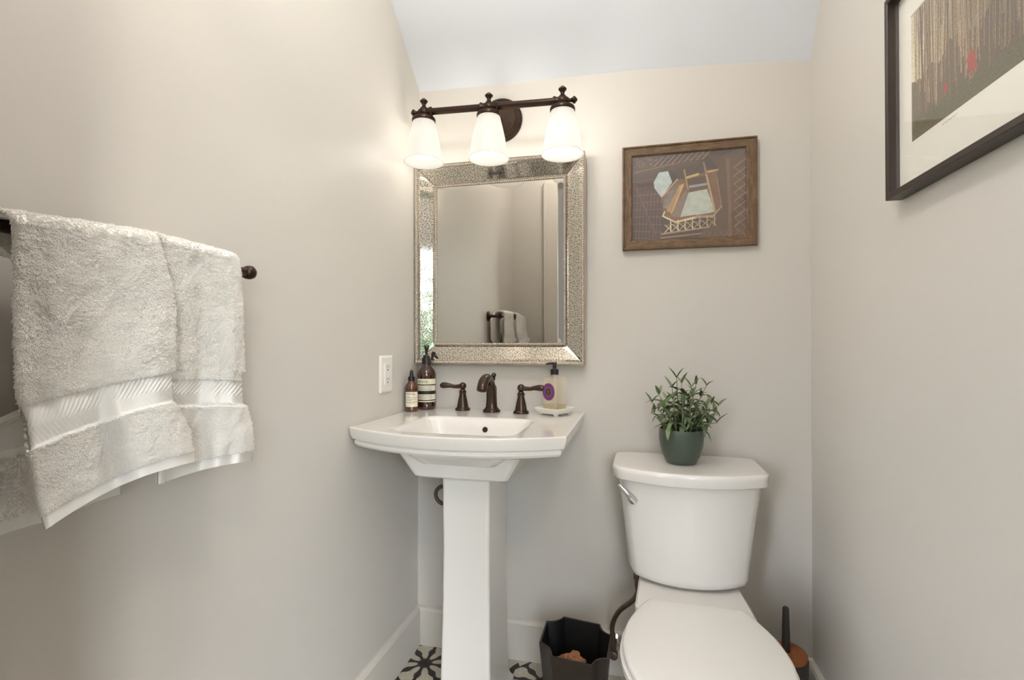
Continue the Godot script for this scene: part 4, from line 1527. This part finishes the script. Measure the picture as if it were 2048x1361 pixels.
# ------------------------------------------------------------------ bottles on the sink
func wrap_text(words: String, size: float, serif: bool, c: Vector3, radius: float, ang: float, y: float) -> ArrayMesh:
	# lettering laid round a bottle
	var tm := TextMesh.new()
	var f := SystemFont.new()
	f.font_names = PackedStringArray(["Droid Serif" if serif else "Droid Sans"])
	tm.font = f
	tm.text = words
	tm.font_size = 32
	tm.pixel_size = size / 32.0
	tm.depth = 0.0
	tm.horizontal_alignment = HORIZONTAL_ALIGNMENT_LEFT
	var arr := tm.surface_get_arrays(0)
	var v: PackedVector3Array = arr[Mesh.ARRAY_VERTEX]
	var nn := PackedVector3Array()
	for i in v.size():
		var a := ang + v[i].x / radius
		nn.append(Vector3(sin(a), 0, cos(a)))
		v[i] = c + Vector3(sin(a) * radius, y + v[i].y, cos(a) * radius)
	var o := []
	o.resize(Mesh.ARRAY_MAX)
	o[Mesh.ARRAY_VERTEX] = v
	o[Mesh.ARRAY_NORMAL] = nn
	o[Mesh.ARRAY_INDEX] = arr[Mesh.ARRAY_INDEX]
	var m := ArrayMesh.new()
	m.add_surface_from_arrays(Mesh.PRIMITIVE_TRIANGLES, o)
	return m
func band(c: Vector3, r: float, y0: float, y1: float, a0: float, a1: float) -> MB:
	var m := MB.new()
	var rows := [[], []]
	for i in 25:
		var a := lerpf(a0, a1, i / 24.0)
		rows[0].append(c + Vector3(sin(a) * r, y1, cos(a) * r))
		rows[1].append(c + Vector3(sin(a) * r, y0, cos(a) * r))
	m.grid(rows)
	return m
func bottles() -> void:
	var y := 0.8460
	# large amber pump bottle
	var c := Vector3(-0.7115, y, 0.052)
	var t := thing("pump_bottle", "large amber bottle with black pump and striped paper label in the sink corner", "bottle", c)
	var g := MB.new()
	var R := 0.0335
	g.lathe([[0.0, 0.027], [0.001, 0.0295], [0.006, 0.0318], [0.014, R], [0.118, R], [0.126, 0.0325], [0.135, 0.0285], [0.143, 0.0215], [0.149, 0.0160], [0.153, 0.0140], [0.160, 0.0135]], c, Vector3.UP, 48)
	part(t, "glass_body", g, M.amber_glass, 60.0)
	# direction in which the label faces
	var fa := deg_to_rad(24.0)
	var a0 := fa - deg_to_rad(66)
	var a1 := fa + deg_to_rad(66)
	var lb := part(t, "paper_label", band(c, R + 0.0003, 0.0275, 0.107, a0, a1), M.label_paper)
	for s in [[0.0845, 0.0882, 0.02], [0.054, 0.0660, 0.02], [0.0315, 0.0352, 0.02]]:
		part(lb, "printed_stripe", band(c, R + 0.0005, s[0], s[1], a0 + s[2], a1 - s[2]), M.label_ink)
	part(lb, "lettering", wrap_text("Aesop.", 0.0155, false, c, R + 0.0006, a0 + 0.10, 0.0985), M.label_ink)
	for s in [[0.0795, 0.0044], [0.0735, 0.0040], [0.0690, 0.0036], [0.0498, 0.0036], [0.0455, 0.0034], [0.0405, 0.0034]]:
		var row := MB.new()
		var k := 0.0
		var rr := RandomNumberGenerator.new()
		rr.seed = int(s[0] * 10000)
		# rows of type too small to read
		while k < 1.55:
			var w := rr.randf_range(0.05, 0.16)
			if k + w < 1.75:
				var rows := [[], []]
				for i in 4:
					var a: float = a0 + 0.12 + k + w * i / 3.0
					rows[0].append(c + Vector3(sin(a) * (R + 0.0006), s[0] + s[1] * 0.22, cos(a) * (R + 0.0006)))
					rows[1].append(c + Vector3(sin(a) * (R + 0.0006), s[0] - s[1] * 0.22, cos(a) * (R + 0.0006)))
				row.grid(rows)
			k += w + 0.03
		part(lb, "fine_print", row, M.grey_ink)
	var cp := MB.new()
	cp.lathe([[0.158, 0.0155], [0.159, 0.0160], [0.177, 0.0160], [0.1785, 0.0150], [0.179, 0.0115], [0.186, 0.0110], [0.187, 0.006]], c, Vector3.UP, 32)
	var pu := part(t, "pump_collar", cp, M.black_plastic, 40.0)
	var hd := MB.new()
	hd.lathe([[0.186, 0.0040], [0.200, 0.0045], [0.206, 0.0060], [0.214, 0.0085], [0.221, 0.0085], [0.223, 0.007]], c, Vector3.UP, 20)
	hd.tube([c + Vector3(0, 0.2165, 0), c + Vector3(0.006, 0.218, 0.016), c + Vector3(0.010, 0.2165, 0.027), c + Vector3(0.0115, 0.212, 0.032)], [0.0055, 0.005, 0.0042, 0.0036], 12)
	part(pu, "pump_head", hd, M.black_plastic, 50.0)
	# small amber dropper bottle
	var d := Vector3(-0.7375, y, 0.117)
	var t2 := thing("dropper_bottle", "small amber dropper bottle with pale label beside the large pump bottle", "bottle", d)
	var g2 := MB.new()
	var r2 := 0.0228
	g2.lathe([[0.0, 0.0185], [0.001, 0.0210], [0.004, 0.0224], [0.009, r2], [0.078, r2], [0.084, 0.0215], [0.091, 0.0175], [0.097, 0.0125], [0.101, 0.0105], [0.105, 0.0105]], d, Vector3.UP, 40)
	part(t2, "glass_body", g2, M.amber_glass_light, 60.0)
	var f2 := deg_to_rad(28.0)
	var b0 := f2 - deg_to_rad(58)
	var b1 := f2 + deg_to_rad(58)
	var lb2 := part(t2, "paper_label", band(d, r2 + 0.0003, 0.0165, 0.0665, b0, b1), M.label_paper)
	part(lb2, "lettering", wrap_text("Aesop.", 0.0115, false, d, r2 + 0.0006, b0 + 0.10, 0.0605), M.label_ink)
	for k in 7:
		var yy: float = [0.0505, 0.0472, 0.0415, 0.0385, 0.0330, 0.0298, 0.0195][k]
		var w: float = [0.62, 1.72, 1.6, 0.9, 1.7, 1.3, 0.5][k]
		part(lb2, "fine_print", band(d, r2 + 0.0006, yy - 0.0005, yy + 0.0005, b0 + 0.14, b0 + 0.14 + w), M.label_ink if k < 2 else M.grey_ink)
	var cp2 := MB.new()
	cp2.lathe([[0.1025, 0.0112], [0.103, 0.0118], [0.116, 0.0116], [0.1165, 0.0075]], d, Vector3.UP, 28)
	part(t2, "screw_cap", cp2, M.black_plastic, 40.0)
	var ru := MB.new()
	ru.lathe([[0.1155, 0.0072], [0.119, 0.0068], [0.128, 0.0058], [0.134, 0.0052], [0.138, 0.0036], [0.1395, 0.001]], d, Vector3.UP, 20)
	part(t2, "dropper_bulb", ru, M.black_plastic, 60.0)
	# soap dish with feet
	var e := Vector3(-0.2555, 0.8460, 0.0745)
	var rot := Basis(Vector3.UP, deg_to_rad(-30.0))
	var t3 := thing("soap_dish", "small white ceramic soap dish under the clear dispenser on the sink", "soap dish", e)
	var ds := MB.new()
	var rings := []
	for q in [[0.005, 0.036], [0.0055, 0.040], [0.012, 0.0455], [0.020, 0.0495], [0.0225, 0.0500], [0.0235, 0.0490], [0.0225, 0.0475], [0.014, 0.0435], [0.0085, 0.0385], [0.008, 0.034]]:
		var r := PackedVector3Array()
		for w in MB.rrect(-q[1], -q[1], q[1], q[1], 0.010, 5):
			r.append(e + rot * Vector3(w.x, q[0], w.y))
		rings.append(r)
	ds.loft(rings)
	part(t3, "dish", ds, M.porcelain, 40.0)
	for sx in [-1, 1]:
		for sz in [-1, 1]:
			var ft := MB.new()
			ft.box(Vector3(sx * 0.031 - 0.006, 0.0, sz * 0.031 - 0.006), Vector3(sx * 0.031 + 0.006, 0.0055, sz * 0.031 + 0.006), 0.001, Transform3D(rot, e))
			part(t3, "foot", ft, M.porcelain)
	# square clear dispenser
	var h := e + Vector3(0, 0.0083, 0)
	var t4 := thing("soap_dispenser", "square clear soap dispenser with dark pump and purple round label on the dish", "soap dispenser", h)
	var hw := 0.0285
	var sq := func(m: MB, lev: Array) -> void:
		var rg := []
		for q in lev:
			var r := PackedVector3Array()
			for w in MB.rrect(-q[1], -q[1], q[1], q[1], minf(0.006, q[1] * 0.98) if q.size() < 3 else q[1] * 0.98, 5):
				r.append(h + rot * Vector3(w.x, q[0], w.y))
			rg.append(r)
		m.loft(rg)
	var gb := MB.new()
	sq.call(gb, [[0.0, 0.024], [0.001, 0.0275], [0.004, hw], [0.104, hw], [0.109, 0.0270], [0.1115, 0.022], [0.1125, 0.0125], [0.1128, 0.0118, 1], [0.120, 0.0115, 1]])
	part(t4, "glass_body", gb, M.clear_glass, 40.0)
	var sl := MB.new()
	sq.call(sl, [[0.003, 0.0250], [0.0045, 0.0262], [0.024, 0.0262], [0.0242, 0.025]])
	part(t4, "liquid_soap", sl, M.pale_soap, 40.0)
	var tb := MB.new()
	tb.tube([h + Vector3(0, 0.118, 0), h + Vector3(0.001, 0.06, 0), h + Vector3(0.004, 0.006, 0.003)], 0.0022, 8)
	part(t4, "dip_tube", tb, M.clear_glass, 60.0)
	var nz := rot * Vector3(0, 0, 1)
	var nx := rot * Vector3(1, 0, 0)
	var disc := func(r: float, lift: float) -> MB:
		var m := MB.new()
		var ctr := h + nz * (hw + lift) + Vector3(0, 0.066, 0) - nx * 0.0015
		var o := m.pt(ctr)
		var ids := []
		for i in 36:
			var a := TAU * i / 36
			ids.append(m.pt(ctr + nx * cos(a) * r * 0.9 + Vector3.UP * sin(a) * r))
		for i in 36:
			m.tri(o, ids[(i + 1) % 36], ids[i])
		return m
	var lb4 := part(t4, "round_label", disc.call(0.0285, 0.0003), M.gold_ink)
	part(lb4, "purple_ring", disc.call(0.0270, 0.0005), M.purple_ink)
	part(lb4, "gold_ring", disc.call(0.0135, 0.0007), M.gold_ink)
	part(lb4, "dark_centre", disc.call(0.0122, 0.0009), M.navy_plastic)
	for k in 3:
		var mk := MB.new()
		var yy: float = 0.066 + [0.0055, 0.0, -0.0055][k]
		var ww: float = [0.004, 0.0065, 0.004][k]
		var ctr := h + nz * (hw + 0.0011) + Vector3(0, yy, 0) - nx * 0.0015
		mk.quad(mk.pt(ctr - nx * ww + Vector3.UP * 0.0008), mk.pt(ctr + nx * ww + Vector3.UP * 0.0008), mk.pt(ctr + nx * ww - Vector3.UP * 0.0008), mk.pt(ctr - nx * ww - Vector3.UP * 0.0008))
		part(lb4, "printed_mark", mk, M.gold_ink)
	var ring := MB.new()
	ring.lathe([[0.1175, 0.0128], [0.1178, 0.0135], [0.1205, 0.0135], [0.121, 0.0125]], h, Vector3.UP, 28)
	part(t4, "silver_ring", ring, M.chrome, 40.0)
	var cap := MB.new()
	cap.lathe([[0.1208, 0.0128], [0.1212, 0.0134], [0.137, 0.0134], [0.138, 0.0124], [0.1385, 0.006], [0.152, 0.0058], [0.153, 0.0075], [0.158, 0.0075], [0.159, 0.006]], h, Vector3.UP, 28)
	var pc := part(t4, "pump", cap, M.navy_plastic, 40.0)
	var noz := MB.new()
	noz.tube([h + Vector3(0.006, 0.1565, 0), h + Vector3(-0.010, 0.157, 0.006), h + Vector3(-0.022, 0.1558, 0.011), h + Vector3(-0.027, 0.1525, 0.0135)], [0.0042, 0.004, 0.0034, 0.0028], 10)
	part(pc, "nozzle", noz, M.navy_plastic, 60.0)

# ------------------------------------------------------------------ potted plant on the tank
func leaf_mesh(droop: float, fold: float) -> ArrayMesh:
	# a lance-shaped leaf one unit long, along +z, drooping
	var m := MB.new()
	var rows := []
	var n := 8
	for j in n + 1:
		var t := float(j) / n
		var w: float = 0.145 * pow(sin(PI * pow(t, 0.72)), 0.85) + 0.012 * (1.0 - t)
		var z: float = sin(t * droop) / maxf(droop, 0.01)
		var yy: float = -(1.0 - cos(t * droop)) / maxf(droop, 0.01)
		rows.append([Vector3(-w, yy + fold * w, z), Vector3(-w * 0.5, yy + fold * w * 0.25, z), Vector3(0, yy, z), Vector3(w * 0.5, yy + fold * w * 0.25, z), Vector3(w, yy + fold * w, z)])
	m.grid(rows)
	# underside, so that the leaf has a thickness
	var low := []
	for r in rows:
		var q := []
		for p in r:
			q.append(p - Vector3(0, 0.012, 0))
		low.append(q)
	m.grid(low, true)
	return m.mesh(180)
func plant() -> void:
	var c := Vector3(0.1285, 0.7268, 0.137)
	var t := thing("potted_plant", "small leafy green plant in a dark green glazed pot on the toilet tank", "plant", c)
	var p := MB.new()
	p.lathe([[0.0, 0.036], [0.001, 0.040], [0.006, 0.0445], [0.025, 0.0545], [0.048, 0.0605], [0.072, 0.0632], [0.090, 0.0628], [0.098, 0.0620], [0.1000, 0.0610], [0.1000, 0.0590], [0.098, 0.0580], [0.080, 0.0590], [0.078, 0.02]], c, Vector3.UP, 56)
	part(t, "pot", p, M.green_glaze, 50.0)
	var s := MB.new()
	s.lathe([[0.079, 0.057], [0.087, 0.0572], [0.089, 0.04], [0.091, 0.01]], c, Vector3.UP, 32)
	part(t, "soil", s, M.soil, 60.0)
	var r := RandomNumberGenerator.new()
	r.seed = 77
	var kinds := [leaf_mesh(0.5, 0.35), leaf_mesh(1.3, 0.25), leaf_mesh(2.0, 0.3), leaf_mesh(0.15, 0.5)]
	# tips as they show: [px, py, offset in depth]
	var tips := [[1353, 757, 0.0], [1363, 768, -0.03], [1383, 775, 0.02], [1389, 787, 0.035], [1413, 772, -0.01], [1318, 790, 0.02], [1327, 818, 0.04], [1423, 808, 0.02], [1430, 826, 0.045], [1366, 812, 0.05], [1346, 800, 0.045], [1402, 795, -0.03], [1340, 836, 0.055], [1420, 848, 0.05], [1398, 826, 0.06], [1334, 800, -0.03], [1376, 800, -0.02], [1320, 845, 0.03], [1384, 838, 0.065], [1412, 815, -0.045], [1308, 826, 0.0], [1304, 806, -0.02], [1434, 846, 0.01], [1437, 812, -0.015], [1392, 770, -0.035], [1344, 776, 0.01], [1404, 838, 0.05], [1330, 850, 0.05]]
	for k in tips.size():
		var tip := onz(tips[k][0], tips[k][1], c.z + tips[k][2])
		var out := Vector3(tip.x - c.x, 0, tip.z - c.z)
		var base := c + Vector3(0, 0.085, 0) + out.limit_length(0.05) * r.randf_range(0.35, 0.75)
		var mid := base.lerp(tip, 0.55) + Vector3(0, 0.008, 0) - out * 0.12
		var path := []
		for i in 9:
			var f := i / 8.0
			path.append(base.lerp(mid, f).lerp(mid.lerp(tip, f), f))
		var st := MB.new()
		var rad := []
		for i in 9:
			rad.append(lerpf(0.0021, 0.0010, i / 8.0))
		st.tube(path, rad, 6)
		part(t, "stem", st, M.stem_green, 90.0)
		var len := base.distance_to(tip)
		var nodes := maxi(2, int(len / 0.023))
		var turn := r.randf() * TAU
		for n in range(1 if len > 0.07 else 0, nodes + 1):
			var f: float = clampf(float(n) / nodes, 0.1, 1.0)
			var at: Vector3 = path[mini(8, int(f * 8))]
			turn += PI / 2 + r.randf_range(-0.3, 0.3)
			var last := n == nodes
			for side in 2:
				var a := turn + side * PI
				var d := Vector3(cos(a), 0, sin(a))
				var lift: float = r.randf_range(0.9, 2.2) if last else r.randf_range(0.1, 0.9)
				var fw := (d + Vector3.UP * lift).normalized()
				var rt := fw.cross(Vector3.UP).normalized()
				var upv := rt.cross(fw).normalized()
				var ll: float = r.randf_range(0.040, 0.062) * (0.74 if last else 1.0)
				var wide: float = r.randf_range(0.72, 0.98)
				var o := MeshInstance3D.new()
				o.name = "leaf"
				o.mesh = kinds[(3 if r.randf() < 0.5 else 0) if last else r.randi() % 3]
				o.material_override = M["leaf_%d" % (r.randi() % 3 if r.randf() < 0.86 else 3)]
				t.add_child(o, true)
				o.transform = Transform3D(Basis(-rt * ll * wide, upv * ll, fw * ll), at - t.position)

# ------------------------------------------------------------------ waste bin, crumpled paper, toilet brush
func bin_and_brush() -> void:
	var rim := [Vector2(-0.2604, 0.2033), Vector2(-0.2126, 0.1659), Vector2(-0.1017, 0.1828), Vector2(-0.0649, 0.2335), Vector2(-0.0707, 0.3429), Vector2(-0.1097, 0.3825), Vector2(-0.2176, 0.3698), Vector2(-0.2605, 0.3134)]
	var ctr := Vector2(-0.1625, 0.2745)
	var t := thing("waste_bin", "dark brown eight-sided waste bin with scooped corners between sink and toilet", "waste bin", Vector3(ctr.x, 0, ctr.y))
	var poly := PackedVector2Array()
	for k in 4:
		var a: Vector2 = rim[2 * k]
		var b: Vector2 = rim[2 * k + 1]
		var mid := (a + b) / 2
		var ins := (ctr - mid).normalized() * 0.009
		for i in 9:
			var f := i / 8.0
			poly.append(a.lerp(b, f) + ins * sin(PI * f) * (1.0 if i > 0 and i < 8 else 0.0))
	var ring := func(s: float, y: float, ins: float) -> PackedVector3Array:
		var o := PackedVector3Array()
		for p in poly:
			var d := p - ctr
			var q := ctr + d * s - d.normalized() * ins
			o.append(Vector3(q.x, y, q.y))
		return o
	var b := MB.new()
	b.loft([ring.call(0.74, 0.0005, 0.004), ring.call(0.75, 0.004, 0.0), ring.call(0.80, 0.05, 0.0), ring.call(0.925, 0.18, 0.0), ring.call(0.995, 0.247, 0.0), ring.call(0.997, 0.25, 0.001), ring.call(0.997, 0.25, 0.006)], true, false)
	part(t, "bin_body", b, M.dark_wood, 30.0)
	var n := MB.new()
	n.loft([ring.call(0.997, 0.2499, 0.0058), ring.call(0.990, 0.245, 0.0062), ring.call(0.80, 0.05, 0.0062), ring.call(0.76, 0.010, 0.0062)], false, true)
	part(t, "bin_lining", n, M.bin_lining, 30.0)
	# crumpled kraft paper
	var pc := Vector3(-0.176, 0.168, 0.262)
	var nz := noise(16.0, 5, 3)
	nz.noise_type = FastNoiseLite.TYPE_CELLULAR
	nz.cellular_return_type = FastNoiseLite.RETURN_DISTANCE2_SUB
	var pm := MB.new()
	var rows := []
	for j in range(1, 30):
		var a := PI * j / 30.0 - PI / 2
		var rg := PackedVector3Array()
		for i in 56:
			var th := TAU * i / 56.0
			var d := Vector3(cos(a) * cos(th), sin(a), cos(a) * sin(th))
			var q := d * Vector3(0.074, 0.056, 0.060) * (0.86 + 0.42 * nz.get_noise_3dv(d * 0.07))
			rg.append(pc + q)
		rows.append(rg)
	pm.loft(rows)
	one("crumpled_paper", "crumpled piece of brown kraft paper lying inside the waste bin", "paper", pm, M.kraft_paper, 22.0)
	# toilet brush
	var c := Vector3(0.4045, 0, 0.137)
	var tb := thing("toilet_brush", "charcoal toilet brush holder with bamboo lid and dark handle beside the toilet", "toilet brush", c)
	var h := MB.new()
	h.lathe([[0.0003, 0.052], [0.003, 0.0545], [0.02, 0.055], [0.205, 0.0555], [0.207, 0.0545], [0.207, 0.02]], c, Vector3.UP, 48)
	part(tb, "holder", h, M.charcoal, 40.0)
	var l := MB.new()
	l.lathe([[0.2072, 0.052], [0.2075, 0.0535], [0.216, 0.0538], [0.219, 0.0525], [0.2195, 0.045]], c, Vector3.UP, 48)
	part(tb, "bamboo_lid", l, M.bamboo, 40.0, "round bamboo lid")
	var ha := MB.new()
	ha.lathe([[0.2195, 0.0105], [0.24, 0.0108], [0.33, 0.0085], [0.338, 0.0080], [0.341, 0.0062], [0.342, 0.003]], c, Vector3.UP, 28)
	part(tb, "handle", ha, M.charcoal, 40.0)

# ------------------------------------------------------------------ socket and pipe
func small_things() -> void:
	var y0 := 0.9205
	var y1 := 1.0365
	var z0 := 0.2085
	var z1 := 0.2880
	var t := thing("electrical_outlet", "white wall outlet plate with two receptacles on the wall above the sink", "outlet", Vector3(XL, y0, (z0 + z1) / 2))
	var pl_ := MB.new()
	var rings := []
	for q in [[0.0003, 0.0], [0.003, 0.0], [0.0055, 0.004], [0.006, 0.008]]:
		var r := PackedVector3Array()
		for w in MB.rrect(z0 + q[1], y0 + q[1], z1 - q[1], y1 - q[1], 0.004, 3):
			r.append(Vector3(XL + q[0], w.y, w.x))
		rings.append(r)
	pl_.loft(rings)
	part(t, "cover_plate", pl_, M.outlet_plastic, 30.0)
	var zc := (z0 + z1) / 2
	var yc := (y0 + y1) / 2
	var rc := bx(Vector3(XL + 0.005, yc - 0.033, zc - 0.0165), Vector3(XL + 0.0085, yc + 0.033, zc + 0.0165), 0.001)
	var ro := part(t, "receptacle", rc, M.outlet_plastic)
	for sy in [-1.0, 1.0]:
		for q in [[-0.0062, 0.004, 0.001, 0.0042], [0.0062, 0.004, 0.001, 0.0035], [0.0, -0.0065, 0.0024, 0.0024]]:
			var sl := bx(Vector3(XL + 0.0080, yc + sy * 0.0195 + q[1] - q[3], zc + q[0] - q[2]), Vector3(XL + 0.0087, yc + sy * 0.0195 + q[1] + q[3], zc + q[0] + q[2]))
			part(ro, "slot", sl, M.dark_hole)
	for sy in [-1.0, 1.0]:
		var sc := MB.new()
		sc.lathe([[0.0055, 0.003], [0.0068, 0.003], [0.0072, 0.002]], Vector3(XL, yc + sy * 0.0485, zc), Vector3.RIGHT, 14)
		part(t, "screw", sc, M.outlet_plastic)
	# bent drain pipe behind the pedestal
	var pth := []
	for i in 19:
		var a := TAU * (0.23 + 0.54 * i / 18.0)
		pth.append(Vector3(-0.652 + cos(a) * 0.0305, 0.545 + sin(a) * 0.0305, 0.035))
	pth[0] = Vector3(-0.60, 0.577, 0.06)
	pth[18] = Vector3(-0.60, 0.513, 0.06)
	var pp := MB.new()
	pp.tube(pth, 0.0068, 12)
	one("drain_pipe", "curved bronze drain pipe half hidden behind the sink pedestal", "pipe", pp, M.steel_braid, 60.0)
	# the bracket bolt that shows under the basin
	var bb := MB.new()
	bb.box(Vector3(-0.288, 0.715, 0.06), Vector3(-0.279, 0.748, 0.085), 0.002)
	one("mounting_bracket", "small dark bracket tucked under the right side of the sink basin", "bracket", bb, M.navy_plastic)
